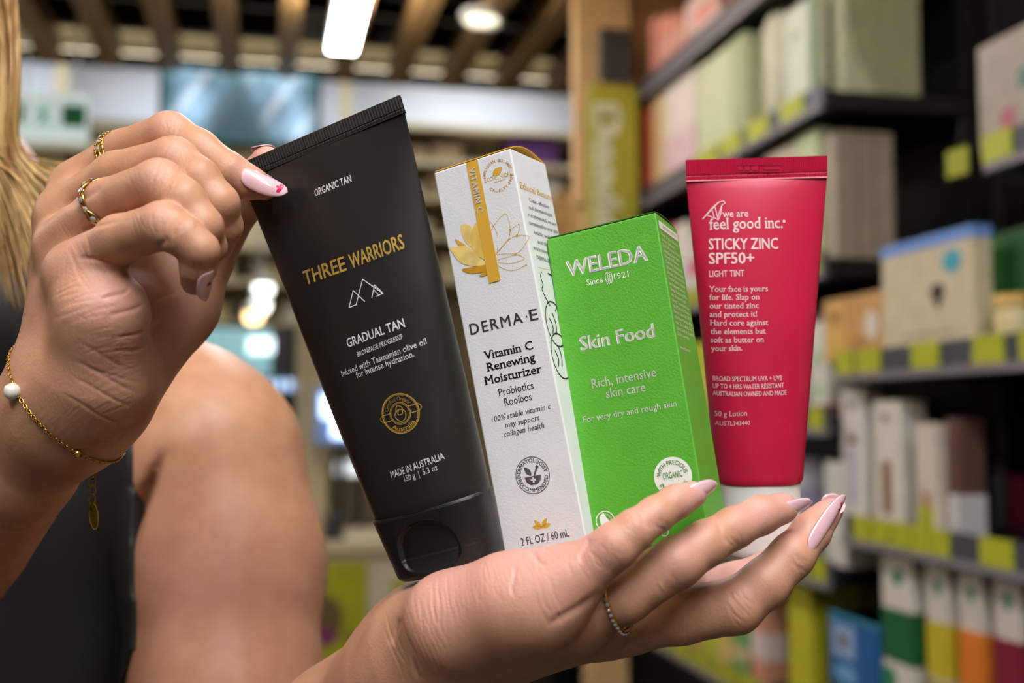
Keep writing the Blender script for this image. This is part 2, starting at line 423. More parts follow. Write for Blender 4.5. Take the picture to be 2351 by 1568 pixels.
for i, (px, py, wh) in enumerate(((605, 664, 'uppermost and whitest'), (598, 702, 'middle white'), (582, 727, 'lowest and warmest'))):
    e = farthing('spot_lamp', '%s of three small glowing spot lamps left of the tube' % wh, 'spot lamp', px, py, 5.5, 'small spot lamps by the tube')
    c = np.array(e.location)
    mesh_obj('hanging_rod', *tube_pts([c + np.array([0, 0, 0.06]), np.array([c[0], c[1], 3.45])], 0.004, 6), M_lampw, e)
    lathe('lamp_can', [(0.042, 0.02), (0.046, 0.02), (0.046, 0.05), (0.012, 0.07)], c, M_lampw, e, 16)
    lathe('lamp_lens', [(0.0005, -0.035), (0.03, -0.03), (0.042, -0.01), (0.042, 0.02)], c, mat('spot_glow' if i < 2 else 'spot_glow_warm', (245, 250, 240) if i < 2 else (255, 215, 150), 0.4, emit=5), e, 16)
ct = farthing('service_counter', 'cream service counter with lime posters behind the wrist', 'counter', 880, 1568, 4.6)
farbox('counter_front', 640, 1262, 1120, 2100, 4.6, 0.5, mat('counter_cream', (216, 204, 176), 0.6), ct)
farbox('counter_top', 630, 1246, 1128, 1262, 4.57, 0.56, M_board, ct)
p1_ = farbox('lime_poster', 735, 1292, 842, 1590, 4.585, 0.012, mat('poster_lime', (176, 178, 28), 0.5), ct, 0)
cpts = [(752 + 36 * math.cos(t), 1420 + 52 * math.sin(t)) for t in np.linspace(0, 2 * PI, 24, endpoint=False)]
parent_to(farpoly('poster_disc', cpts, 4.582, mat('poster_disc', (110, 92, 50), 0.5), None), p1_)
parent_to(farpoly('poster_disc', [(752 + 22 * math.cos(t), 1462 + 20 * math.sin(t)) for t in np.linspace(0, 2 * PI, 20, endpoint=False)], 4.58, mat('poster_magenta', (140, 40, 110), 0.5), None), p1_)
parent_to(farpoly('poster_disc', [(805 + 12 * math.cos(t), 1464 + 14 * math.sin(t)) for t in np.linspace(0, 2 * PI, 20, endpoint=False)], 4.582, mat('poster_disc', (110, 92, 50)), None), p1_)
farbox('lime_poster', 902, 1328, 975, 1420, 4.585, 0.012, mat('poster_lime', (176, 178, 28)), ct, 0)
kb = farthing('counter_terminal', 'small black terminal standing on the cream counter', 'terminal', 760, 1246, 4.65)
farbox('terminal_base', 742, 1225, 790, 1246, 4.62, 0.12, M_black, kb); farbox('terminal_screen', 745, 1180, 787, 1226, 4.66, 0.03, mat('terminal_grey', (60, 62, 64), 0.4), kb)

# ------------------------------------------------------------------ right-hand shelving bays
BF = 1.065                                         # the shelf fronts
def bay(name, label, a0, a1, shelves, depth, tags_at, top, upright=True):
    u = empty(name, S((a0 + a1) / 2, BF + depth / 2, 0)); tag(u, label, 'shelving', 'black aisle shelving bays')
    sbox('back_panel', a0, a1, BF + depth, BF + depth + 0.02, 0, top, M_black, u)
    sbox('base_plinth', a0, a1, BF + 0.01, BF + depth, 0, 0.12, M_black, u, 0.004)
    if upright:
        for a in (a0 + 0.012, a1 - 0.012): sbox('upright', a - 0.012, a + 0.012, BF + depth - 0.06, BF + depth, 0, top, M_black, u)
    for si, sh in enumerate(shelves):
        z = ZC + sh[0]; s0, s1 = (sh[1], sh[2]) if len(sh) > 1 else (a0, a1)
        s = sbox('shelf', s0 + 0.002, s1 - 0.002, BF + 0.012, BF + depth - 0.002, z - 0.024, z + 0.012, M_black, u, 0.003)
        sbox('price_rail', s0 + 0.002, s1 - 0.002, BF + 0.004, BF + 0.011, z - 0.030, z + 0.026, M_strip, s, 0.001)
        sbox('rail_lip', s0 + 0.002, s1 - 0.002, BF - 0.002, BF + 0.004, z - 0.030, z - 0.016, M_lip, s, 0.001)
        for (t0, t1) in tags_at.get(si, []):
            sbox('price_tag', t0, t1, BF - 0.0005, BF + 0.0035, z - 0.0155, z + 0.027, M_tagy, s)
    return u
def ab(px, sh, b=BF): return on_b(px, 960 - sh * 1200, b)[0]
def tagpx(l): return [tuple(sorted((on_b(x0, 800, BF)[0], on_b(x1, 800, BF)[0]))) for x0, x1 in l]
def rtags(a0, a1, step, seed, w=0.055):
    r = random.Random(seed); out = []; a = a0 + 0.02
    while a < a1 - 0.08: out.append((a, a + w)); a += w + step * (0.3 + 1.2 * r.random())
    return out
A1 = on_b(1884, 215, BF)[0]                         # near end of the long bay
SH1 = [0.955, 0.635, 0.302, -0.005, -0.30, -0.60]
bay('shelving_bay', 'long black shelving bay with pale green products beside the deodorant sign', A1, A1 + 1.12, [(s,) for s in SH1], 0.375,
    {1: tagpx([(1800, 1852), (1722, 1770), (1660, 1705), (1600, 1650)]), 2: rtags(A1, A1 + 1.1, 0.08, 3), 3: rtags(A1, A1 + 1.1, 0.1, 4), 4: rtags(A1, A1 + 1.1, 0.02, 5), 5: rtags(A1, A1 + 1.1, 0.02, 6)}, ZC + 1.12)
A0a, A0b = A1 + 1.20, A1 + 3.4
bay('shelving_bay', 'far black shelving bay behind the deodorant sign', A0a, A0b, [(s,) for s in (0.62, 0.33, 0.02, -0.30, -0.60)], 0.375,
    {k: rtags(A0a, A0b, 0.06, 10 + k) for k in range(5)}, ZC + 0.75)
A2a, A2b = 0.75, A1 - 0.05
Ax = on_b(2256, 320, BF)[0]
bay('shelving_bay', 'near black shelving bay at the right with brown and white cartons', A2a, A2b, [(0.40, A2a, Ax), (0.098,), (-0.205,), (-0.52,)], 0.40,
    {0: tagpx([(2268, 2335)]) , 1: tagpx([(1918, 1955), (1965, 2018), (2092, 2152), (2232, 2302), (2340, 2400)]), 2: tagpx([(1950, 1986), (1992, 2030), (2034, 2074), (2078, 2118), (2122, 2166), (2236, 2308)])}, ZC + 1.12)
fl = empty('shelf_flag', S(*[on_b(2180, 375, BF)[0], BF, on_b(2180, 375, BF)[1]])); tag(fl, 'small yellow green shelf flag hanging in the dark bay at right', 'shelf flag')
fa, fz = on_b(2182, 372, BF)
Vf = [S(fa, BF - 0.006, fz - 0.027), S(fa - 0.012, BF + 0.024, fz - 0.018), S(fa - 0.012, BF + 0.024, fz + 0.027), S(fa, BF - 0.006, fz + 0.016)]
Vf += [v + 0.002 * EA for v in Vf]
mesh_obj('flag_card', Vf, [(0, 1, 2, 3), (7, 6, 5, 4), (0, 4, 5, 1), (1, 5, 6, 2), (2, 6, 7, 3), (3, 7, 4, 0)], M_tagy, fl)
V, F_ = tube_pts([S(fa - 0.015, BF + 0.01, fz + 0.025), S(fa - 0.015, BF + 0.01, fz + 0.06), S(fa - 0.015, BF + 0.2, fz + 0.07), S(fa - 0.015, BF + 0.4, fz + 0.07)], 0.002, 6)
mesh_obj('flag_arm', V, F_, M_black, fl)

# timber portal and blade sign
tp = empty('timber_portal', S(A1 + 1.2, BF, 0)); tag(tp, 'pale and brown timber portal above the deodorant sign', 'portal')
ap = A1 + 1.13
bL, _ = on_a(1322, 100, ap); bM_, _ = on_a(1448, 100, ap); bR, _ = on_a(1640, 100, ap)
sbox('portal_post', ap, ap + 0.05, bL, bM_, ZC + 0.62, 3.44, M_ply, tp, 0.003)
sbox('portal_panel', ap + 0.02, ap + 0.05, bM_ + 0.001, bR + 0.5, ZC + 0.66, 3.44, M_ply2, tp, 0.003)
sbox('portal_leg', ap, ap + 0.03, bL + 0.02, bM_ - 0.02, 0, ZC + 0.615, M_ply, tp, 0.003)
sn = empty('blade_sign', P(1410, 400, 3.2)); tag(sn, 'olive green upright Deodorant sign with charcoal cap', 'sign')
asn = A1 + 1.06
farbox('sign_panel', 1352, 192, 1470, 900, asn, 0.02, mat('sign_olive', (164, 160, 40), 0.5, var=0.04), sn, 0.006)
farbox('sign_cap', 1378, 62, 1450, 190, asn, 0.02, mat('sign_charcoal', (52, 52, 50), 0.5), sn, 0.004)

# things on the shelves ----------------------------------------------------------------------------
def item(px0, px1, pyt, sh, color, label, cat='carton', name='carton', b0=0.03, depth=0.09, dress=None, group=None):
    b = BF + b0
    aa, ab_ = sorted((on_b(px0, 800, b)[0], on_b(px1, 800, b)[0]))
    z0 = ZC + sh + 0.0125
    am = (aa + ab_) / 2
    zt = on_b(px1, pyt, b)[1]
    zt = max(zt, z0 + 0.03)
    e = empty(name, S(am, b + depth / 2, z0)); tag(e, label, cat, group)
    body = carton_mesh('body', aa, ab_, b, b + depth, z0, zt, cmat(color), e)
    h = zt - z0; wd = ab_ - aa
    for d in (dress or []):
        k, f0, f1, g0, g1, c = d                     # patch: fraction of width (from the far end), of height
        m_ = cmat(c)
        if k == 'band':
            sbox('printed_band', aa + wd * f0 - 0.0004, aa + wd * f1 + 0.0004, b - 0.0004, b + depth + 0.0004, z0 + h * g0, z0 + h * g1, m_, e)
        elif k == 'patch':
            sbox('printed_patch', aa + wd * (1 - f1), aa + wd * (1 - f0), b - 0.0006, b + 0.001, z0 + h * g0, z0 + h * g1, m_, e)
        elif k == 'lid':
            sbox('lid', aa - 0.001, ab_ + 0.001, b - 0.001, b + depth + 0.001, z0 + h * g0, z0 + h * g1, m_, e, 0.002)
        elif k == 'disc':
            cy, cz, r1, r2 = ab_ - wd * f0, z0 + h * g0, wd * f1, h * g1
            pts = [(cy + r1 * math.cos(t), cz + r2 * math.sin(t)) for t in np.linspace(0, 2 * PI, 18, endpoint=False)]
            V_ = [S(p, b - 0.001, q) for p, q in pts] + [S(p, b + 0.001, q) for p, q in pts]
            mesh_obj('printed_disc', V_, [tuple(range(18)), tuple(range(35, 17, -1))] + [(i, (i + 1) % 18, (i + 1) % 18 + 18, i + 18) for i in range(18)], m_, e)
    return e
def bottle(px, wpx, pyt, sh, color, capc, label, group=None, b0=0.03, neck=0.35):
    b = BF + b0
    a = on_b(px, 800, b)[0]; r = abs(on_b(px - wpx / 2, 800, b)[0] - on_b(px + wpx / 2, 800, b)[0]) / 2 * 0.62
    z0 = ZC + sh + 0.0125; h = on_b(px, pyt, b + r)[1] - z0
    c = S(a, b + r, z0); e = empty('bottle', c); tag(e, label, 'bottle', group)
    lathe('body', [(0.0005, 0), (r * 0.95, 0), (r, 0.006), (r, h * 0.72), (r * 0.8, h * 0.80), (r * neck, h * 0.84), (r * neck, h * 0.86)], c, cmat(color), e, 20)
    lathe('cap', [(r * neck * 1.15, h * 0.86), (r * neck * 1.15, h * 0.97), (r * neck * 0.9, h), (0.0005, h)], c, cmat(capc), e, 16)
    return e
PG = (206, 212, 168); PG2 = (190, 198, 150); PGw = (216, 220, 196)
G1 = 'pale green products on the upper shelf'
item(1606, 1722, 62, 0.635, PG, 'tall pale green carton left of the pump bottle on the upper shelf', group=G1, dress=[('patch', 0.72, 1.0, 0.0, 1.0, (168, 178, 130))])
item(1530, 1602, 128, 0.635, (228, 214, 200), 'cream carton with a pink lower half on the upper shelf', group=G1, dress=[('band', 0, 1, 0.0, 0.42, (224, 188, 188))])
item(1500, 1532, 190, 0.635, (222, 190, 140), 'small tan carton on the upper shelf beside the pink and cream carton', group=G1)
item(1470, 1500, 240, 0.635, (214, 84, 40), 'narrow orange red carton beside the deodorant sign', group=G1)
bottle(1768, 90, 12, 0.635, (206, 204, 172), (196, 200, 160), 'pale green bottle with narrow cap between two cartons on the upper shelf', G1, neck=0.42)
item(1812, 1884, -30, 0.635, PGw, 'tall whitish green carton at the end of the upper shelf', group=G1, depth=0.028, dress=[('disc', 0.35, 0.16, 0.72, 0.03, (150, 160, 130)), ('patch', 0.80, 1.0, 0.0, 1.0, (120, 150, 110))])
e = empty('carton', S(A1 + 0.07, BF + 0.2, ZC + 0.648)); tag(e, 'large dull green carton on the near end of the upper shelf', 'carton', G1)
bq0, _ = on_a(1938, 100, A1 + 0.03); bq1, _ = on_a(2112, 100, A1 + 0.03)
sbox('body', A1 + 0.03, A1 + 0.11, bq0, bq1, ZC + 0.648, ZC + 0.96, cmat((176, 178, 146)), e, 0.002)
lc = [(A1 + 0.029, bq0, 0.65), (A1 + 0.029, bq0 + 0.075, 0.65), (A1 + 0.029, bq0 + 0.03, 0.72), (A1 + 0.029, bq0 + 0.008, 0.80), (A1 + 0.029, bq0, 0.9)]
mesh_obj('printed_curve', [S(a, b, ZC + z) for a, b, z in lc] + [S(a + 0.002, b, ZC + z) for a, b, z in lc], [(0, 1, 2, 3, 4), (9, 8, 7, 6, 5)] + [(i, (i + 1) % 5, (i + 1) % 5 + 5, i + 5) for i in range(5)], cmat((214, 220, 188)), e)
G2 = 'cartons on the middle shelf of the long bay'
item(1760, 1828, 320, 0.302, (206, 190, 160), 'beige carton behind the red tube on the middle shelf', group=G2)
item(1832, 1884, 285, 0.302, (196, 206, 156), 'pale green carton at the end of the middle shelf', group=G2, depth=0.028)
e = empty('carton', S(A1 + 0.07, BF + 0.2, ZC + 0.315)); tag(e, 'tall grey beige carton with fold lines on the near end of the middle shelf', 'carton', G2)
bq0, _ = on_a(1918, 400, A1 + 0.03); bq1, _ = on_a(2052, 400, A1 + 0.03)
sbox('body', A1 + 0.03, A1 + 0.11, bq0, bq1, ZC + 0.315, ZC + 0.575, cmat((168, 156, 138)), e, 0.002)
for f in (0.36, 0.62): sbox('fold_line', A1 + 0.0285, A1 + 0.03, bq0 + (bq1 - bq0) * f, bq0 + (bq1 - bq0) * f + 0.006, ZC + 0.316, ZC + 0.57, cmat((140, 128, 112)), e)
G3 = 'cartons on the lower shelves of the long bay'
item(1858, 1898, 735, -0.005, (226, 222, 208), 'white and green carton right beside the red tube', group=G3, dress=[('band', 0, 1, 0.0, 0.10, (120, 30, 50)), ('disc', 0.5, 0.25, 0.6, 0.1, (168, 196, 150)), ('disc', 0.5, 0.25, 0.25, 0.1, (168, 196, 150))])
item(1888, 1935, 1062, -0.30, (224, 220, 208), 'small white carton behind the fingertips', group=G3)
item(1800, 1850, 1330, -0.60, (196, 190, 40), 'lime green carton at the edge of the lowered hand', group=G3, depth=0.12)
item(1893, 1998, 1432, -0.52, (30, 96, 160), 'wide blue carton with pale blue window below the hand', group=G3, b0=0.015, depth=0.10, dress=[('lid', 0, 1, 0.94, 1.0, (60, 140, 170)), ('patch', 0.08, 0.55, 0.42, 0.86, (150, 180, 220)), ('disc', 0.30, 0.12, 0.64, 0.12, (120, 110, 110)), ('disc', 0.35, 0.25, 0.2, 0.12, (110, 170, 220))])
item(1900, 1990, 1318, -0.52, (96, 94, 24), 'olive carton behind the wide blue carton', group=G3, b0=0.14, depth=0.1)
# near bay, upper lip
G4 = 'products in the near bay'
item(2262, 2420, 20, 0.40, (170, 158, 142), 'large grey beige carton in the top right corner', group=G4, depth=0.2, dress=[('patch', 0.62, 0.95, 0.45, 0.62, (90, 130, 120)), ('patch', 0.35, 0.55, 0.02, 0.32, (176, 96, 110))])
# row on the 0.098 shelf
item(1892, 1946, 680, 0.098, (214, 168, 100), 'tan craft carton with a yellow front, leftmost of the near bay', group=G4, dress=[('patch', 0.15, 0.9, 0.05, 0.55, (222, 178, 90)), ('disc', 0.5, 0.18, 0.7, 0.08, (150, 100, 40))])
item(1950, 2030, 664, 0.098, (206, 160, 96), 'tan craft carton with white oval beside the tall cream carton', group=G4, dress=[('disc', 0.66, 0.18, 0.5, 0.22, (232, 224, 208)), ('patch', 0.1, 0.5, 0.1, 0.35, (178, 130, 70))])
cb = item(2028, 2238, 512, 0.098, (216, 200, 166), 'tall cream carton with blue top and teal dot', group=G4, b0=0.012, depth=0.035, dress=[('lid', 0, 1, 0.895, 1.0, (112, 152, 222)), ('disc', 0.80, 0.095, 0.74, 0.10, (70, 170, 190)), ('disc', 0.64, 0.075, 0.50, 0.075, (66, 50, 46)), ('disc', 0.645, 0.03, 0.42, 0.07, (66, 50, 46)), ('patch', 0.25, 0.80, 0.13, 0.165, (172, 156, 128))])
item(2242, 2480, 488, 0.098, (34, 92, 44), 'tall glossy dark green bag behind the cream jar', cat='bag', name='refill_bag', group=G4, b0=0.075, depth=0.06, dress=[('patch', 0.15, 0.32, 0.1, 0.95, (70, 132, 60))])
jb = BF + 0.035; ja = on_b(2330, 800, jb)[0]; jc = S(ja, jb, ZC + 0.1105)
je = empty('cosmetic_jar', jc); tag(je, 'round cream jar with golden lid at the right edge', 'jar', G4)
lathe('jar_body', [(0.0005, 0), (0.024, 0), (0.029, 0.008), (0.029, 0.048), (0.026, 0.055)], jc, cmat((232, 214, 160)), je)
lathe('jar_lid', [(0.030, 0.055), (0.030, 0.070), (0.028, 0.074), (0.0005, 0.074)], jc, cmat((222, 180, 96)), je)
# row on the -0.205 shelf
TW = (226, 218, 208)
item(1928, 1980, 895, -0.205, TW, 'slim white carton with purple stripe, leftmost in its row', group=G4, depth=0.04, dress=[('patch', 0.35, 0.6, 0.12, 0.55, (180, 168, 200)), ('disc', 0.48, 0.2, 0.62, 0.04, (110, 30, 50)), ('disc', 0.45, 0.12, 0.88, 0.04, (120, 116, 116))])
item(2001, 2064, 918, -0.205, (232, 222, 206), 'slim white carton with brown bottle print', group=G4, b0=0.025, depth=0.05, dress=[('patch', 0.30, 0.62, 0.10, 0.52, (134, 88, 56)), ('disc', 0.45, 0.12, 0.86, 0.04, (110, 100, 96))])
item(2066, 2090, 965, -0.205, (112, 60, 44), 'reddish brown carton behind the slim white cartons', group=G4, b0=0.13, depth=0.08)
item(2096, 2142, 972, -0.205, (222, 206, 188), 'short white carton with small brown bottle print', group=G4, b0=0.015, depth=0.04, dress=[('patch', 0.35, 0.62, 0.05, 0.38, (150, 84, 44)), ('patch', 0.1, 0.85, 0.0, 0.26, (196, 200, 60))])
item(2168, 2192, 960, -0.205, (104, 70, 60), 'dull brown carton right of the short white carton', group=G4, b0=0.03, depth=0.05, dress=[('band', 0, 1, 0, 0.36, (214, 208, 206))])
item(2290, 2340, 1090, -0.205, (120, 14, 44), 'dark red carton deep in the near bay', group=G4, b0=0.22, depth=0.08)
bottle(2230, 34, 1060, -0.205, (70, 70, 62), (120, 116, 104), 'small dark bottle deep in the near bay, left one of two', G4, b0=0.2)
bottle(2270, 34, 1060, -0.205, (66, 66, 60), (120, 116, 104), 'small dark bottle deep in the near bay, right one of two', G4, b0=0.2)
# bottom row of tall boxes with green leaf mark
for (x0, x1, top, lo, hi, nm) in ((2012, 2080, 1262, (20, 96, 48), (226, 218, 204), 'green'), (2112, 2160, 1280, (206, 186, 40), (216, 208, 194), 'yellow'), (2186, 2236, 1290, (232, 130, 40), (218, 208, 194), 'orange'), (2266, 2322, 1300, (130, 20, 50), (218, 206, 194), 'maroon')):
    b_ = 0.02
    item(x0, x1, top, -0.52, hi, 'tall white carton with %s middle and green leaf mark in the bottom row' % nm, group='white cartons in the bottom row', b0=b_, depth=0.05, dress=[('band', 0, 1, 0.30, 0.62, lo), ('disc', 0.55, 0.16, 0.82, 0.05, (40, 130, 84))] + ([('patch', 0.0, 1.0, 0.0, 0.28, tuple(int(v * 0.8) for v in lo))] if nm in ('yellow',) else []) + ([('disc', 0.2, 0.25, 0.18, 0.08, (40, 130, 84))] if nm == 'green' else []))
item(2356, 2460, 1420, -0.52, (226, 224, 214), 'white rounded carton at the bottom right corner', group=G4, b0=0.01)

# fill the farther shelves with mixed cartons
PAL = [(226, 206, 200), (214, 170, 176), (222, 216, 220), (186, 176, 206), (206, 190, 140), (196, 200, 60), (200, 90, 60), (230, 222, 206), (120, 140, 170), (232, 196, 120), (170, 190, 150)]
def fill(sh, a0, a1, place, hmin, hmax, seed, pal=PAL, grp='mixed cartons on the aisle shelving'):
    r = random.Random(seed); a = a0 + 0.02; i = 0
    while a < a1 - 0.06:
        wd = 0.05 + 0.06 * r.random(); h = hmin + (hmax - hmin) * r.random(); c = r.choice(pal); z0 = ZC + sh + 0.0125
        wd = min(wd, a1 - 0.01 - a)
        e = empty('carton', S(a + wd / 2, BF + 0.07, z0))
        tag(e, '%s carton, %s from the near end of the %s' % (cname(c), ORD[min(i, 38)], place), 'carton', grp)
        c2 = r.choice(pal)
        carton_mesh('body', a, a + wd, BF + 0.03, BF + 0.10, z0, z0 + h, cmat(c), e)
        g = 0.15 + 0.3 * r.random()
        sbox('printed_band', a - 0.0003, a + wd + 0.0003, BF + 0.0296, BF + 0.1004, z0 + h * g, z0 + h * (g + 0.25), cmat(c2), e)
        a += wd + 0.006 + 0.02 * r.random(); i += 1
fill(0.955, A1 + 0.55, A1 + 1.1, 'top shelf of the long bay', 0.10, 0.2, 21, [(226, 150, 130), (222, 170, 150), (230, 200, 190)])
fill(0.302, A1 + 0.30, A1 + 1.1, 'middle shelf of the long bay', 0.14, 0.24, 22, [(226, 206, 204), (220, 180, 190), (226, 218, 226), (196, 186, 214), (230, 222, 206), (226, 60, 90)])
fill(-0.005, A1 + 0.16, A1 + 1.1, 'waist-high shelf of the long bay', 0.12, 0.22, 23)
fill(-0.30, A1 + 0.16, A1 + 1.1, 'fourth shelf of the long bay', 0.12, 0.22, 24)
fill(-0.60, A1 + 0.34, A1 + 1.1, 'fifth shelf of the long bay', 0.14, 0.24, 25, PAL + [(196, 200, 60), (110, 170, 90), (214, 150, 120)])
fill(0.62, A0a, A0b, 'top shelf of the far bay', 0.12, 0.24, 26, [(214, 170, 104), (206, 160, 90), (190, 140, 80)])
fill(0.33, A0a, A0b, 'second shelf of the far bay', 0.12, 0.22, 27)
fill(0.02, A0a, A0b, 'third shelf of the far bay', 0.12, 0.24, 28)
fill(-0.30, A0a, A0b, 'fourth shelf of the far bay', 0.12, 0.22, 29)
fill(-0.60, A0a, A0b, 'fifth shelf of the far bay', 0.12, 0.24, 30, PAL + [(196, 200, 60), (110, 170, 90), (214, 150, 120)])

# ------------------------------------------------------------------ lettering
_tc = {}
def text_poly(s, bold=0.0, serif=0.0, spacing=1.0):
    """flat letter shapes of a line: (N,2) points and faces, unit cap height"""
    key = (s, bold, serif, spacing)
    if key in _tc: return _tc[key]
    c = bpy.data.curves.new('t', 'FONT'); c.body = s; c.resolution_u = 2; c.space_character = spacing
    o = bpy.data.objects.new('t', c)
    me = o.to_mesh()
    V = np.array([v.co[:2] for v in me.vertices], float).reshape(-1, 2)
    F = [tuple(p.vertices) for p in me.polygons]
    if serif > 0 and len(V):
        cnt = {}
        for f in F:
            for i in range(len(f)):
                e = (f[i], f[(i + 1) % len(f)]); k = (min(e), max(e)); cnt[k] = cnt.get(k, 0) + 1
        add, nf = [], []
        for (i, j), n in cnt.items():
            if n > 1: continue
            a, b = V[i], V[j]
            if abs(a[1] - b[1]) > 0.004: continue
            ln = abs(a[0] - b[0])
            if ln < 0.045 or ln > 0.175: continue
            x0, x1 = sorted((a[0], b[0])); y = a[1]
            top = None
            if abs(y) < 0.03: top = False
            elif abs(y - CAPH) < 0.06 or abs(y - XH) < 0.05: top = True
            if top is None: continue
            th = 0.05
            l = serif; r = serif if (not top or abs(y - CAPH) < 0.04) else 0.0
            ya, yb = (y, y + th) if not top else (y - th, y)
            k = len(V) + len(add)
            add += [(x0 - l, ya), (x1 + r, ya), (x1 + r, yb), (x0 - l, yb)]; nf.append((k, k + 1, k + 2, k + 3))
        if add: V = np.vstack([V, np.array(add)]); F = F + nf
    o.to_mesh_clear()
    bpy.data.objects.remove(o); bpy.data.curves.remove(c)
    if bold > 0:
        n = len(V); sh = np.array([bold, bold * 0.55]) * 1.35
        V = np.vstack([V - sh, V + sh, V + sh * [1, -1]]); F = F + [tuple(i + n for i in f) for f in F] + [tuple(i + 2 * n for i in f) for f in F]
    _tc[key] = (V, F)
    return V, F
CAPH, XH = 0.7, 0.5
_v, _ = text_poly('H'); CAPH = float(_v[:, 1].max())
_v, _ = text_poly('x'); XH = float(_v[:, 1].max())
_tc.clear()

class Surf:
    """a printable surface: uv metres -> world, and photo pixel -> uv"""
    def __init__(s, R, t, org, ax, ay, an, zf=None):
        s.R, s.t = np.array(R), np.array(t)
        s.o = s.R @ np.array(org, float) + s.t
        s.ex, s.ey, s.en = (s.R @ np.array(v, float) for v in (ax, ay, an))
        s.zf = zf or (lambda u, v: 0.0)
    def pt(s, u, v, off=0.0):
        q = s.o + s.ex * u + s.ey * v + s.en * (s.zf(u, v) + off)
        return camw(*q)
    def uv(s, px, py):
        d = np.array([(px - CX) / FPX, (py - CY) / FPX, 1.0]); z = 0.0; u = v = 0
        for _ in range(8):
            o = s.o + s.en * z
            t = (o @ s.en) / (d @ s.en); q = d * t - o
            u, v = q @ s.ex, q @ s.ey; z = s.zf(u, v)
        return u, v
OFF = 0.00012
def emit_print(name, surf, UV, F, m, parent, off=OFF, label=None):
    V = [surf.pt(u, v, off) for u, v in UV]
    o = mesh_obj(name, V, F, m, parent)
    if label: o['label'] = label
    return o
def txt(surf, s, p0, p1, cap, m, parent, bold=0.0, serif=0.0, shear=0.0, spacing=1.0, off=OFF, name='lettering', vertical=False):
    V, F = text_poly(s, bold, serif, spacing)
    if not len(V): return
    (u0, v0), (u1, v1) = surf.uv(*p0), surf.uv(*p1)
    x0, x1 = V[:, 0].min(), V[:, 0].max()
    d = 0.42
    if vertical:
        sx = (v1 - v0) / (x1 - x0); sy = cap * 0.165e-3 / CAPH
        UV = [(u0 + y * sy, v0 + (x - x0) * sx) for x, y in V]
    else:
        sx = (u1 - u0) / (x1 - x0); sy = cap * 0.165e-3 / CAPH
        UV = [(u0 + (x - x0 + shear * y) * sx, v0 + (v1 - v0) * (x - x0) / (x1 - x0) - y * sy) for x, y in V]
    return emit_print(name, surf, UV, F, m, parent, off)
def arc_txt(surf, s, c, r, a0, a1, h, m, parent, bold=0.0, flip=False, off=OFF, ky=1.0):
    """text bent on a circle (uv metres); angles in degrees, clockwise from the top"""
    V, F = text_poly(s, bold)
    x0, x1 = V[:, 0].min(), V[:, 0].max(); k = h / CAPH
    UV = []
    for x, y in V:
        f = (x - x0) / (x1 - x0); a = math.radians(a0 + (a1 - a0) * f)
        rr = r + y * k if not flip else r - y * k
        UV.append((c[0] + rr * math.sin(a), c[1] - rr * math.cos(a) * ky))
    return emit_print('lettering', surf, UV, F, m, parent, off)
def line(pts, w, closed=False):
    pts = [np.array(p, float) for p in pts]; n = len(pts); V, F = [], []
    for i in range(n if closed else n - 1):
        a, b = pts[i], pts[(i + 1) % n]; d = b - a; L = np.linalg.norm(d)
        if L < 1e-9: continue
        d /= L; q = np.array([-d[1], d[0]]) * w / 2; e = d * w * 0.25
        k = len(V); V += [a - e - q, b + e - q, b + e + q, a - e + q]; F.append((k, k + 1, k + 2, k + 3))
    return V, F
def ring_uv(c, r0, r1, n=48, ky=1.0, a0=0, a1=360):
    V, F = [], []
    for i in range(n + 1):
        t = math.radians(a0 + (a1 - a0) * i / n)
        for r in (r0, r1): V.append((c[0] + r * math.sin(t), c[1] - r * math.cos(t) * ky))
    for i in range(n): F.append((2 * i, 2 * i + 1, 2 * i + 3, 2 * i + 2))
    return V, F
def disc_uv(c, r, n=40, ky=1.0):
    return [(c[0] + r * math.sin(2 * PI * i / n), c[1] - r * math.cos(2 * PI * i / n) * ky) for i in range(n)], [tuple(range(n))]
def smooth_path(pts, n=8, closed=True):
    pts = [np.array(p, float) for p in pts]; N = len(pts); out = []
    for i in range(N if closed else N - 1):
        if closed: p0, p1, p2, p3 = pts[i - 1], pts[i], pts[(i + 1) % N], pts[(i + 2) % N]
        else: p0, p1, p2, p3 = pts[max(i - 1, 0)], pts[i], pts[i + 1], pts[min(i + 2, N - 1)]
        for k in range(n):
            t = k / n
            out.append(0.5 * ((2 * p1) + (p2 - p0) * t + (2 * p0 - 5 * p1 + 4 * p2 - p3) * t * t + (3 * p1 - p0 - 3 * p2 + p3) * t ** 3))
    if not closed: out.append(pts[-1])
    return out
def multi(items):
    A = Acc()
    for V, F in items: A.add(V, F)
    return A.V, A.F

# blade sign lettering (upright sign reads downwards)
def sign_text(s, px, py0, py1, hpx, a, m, bold=0.0):
    V, F = text_poly(s, bold)
    b0, z0 = on_a(px, py0, a); b1, z1 = on_a(px + hpx, py1, a)
    x0, x1 = V[:, 0].min(), V[:, 0].max()
    Vw = [S(a, b0 + (b1 - b0) * y / CAPH, z0 + (z1 - z0) * (x - x0) / (x1 - x0)) for x, y in V]
    mesh_obj('lettering', Vw, F, m, sn)
sign_text('Deodorant', 1366, 236, 720, 60, asn - 0.001, mat('sign_letter_cream', (244, 242, 206), 0.5), 0.05)

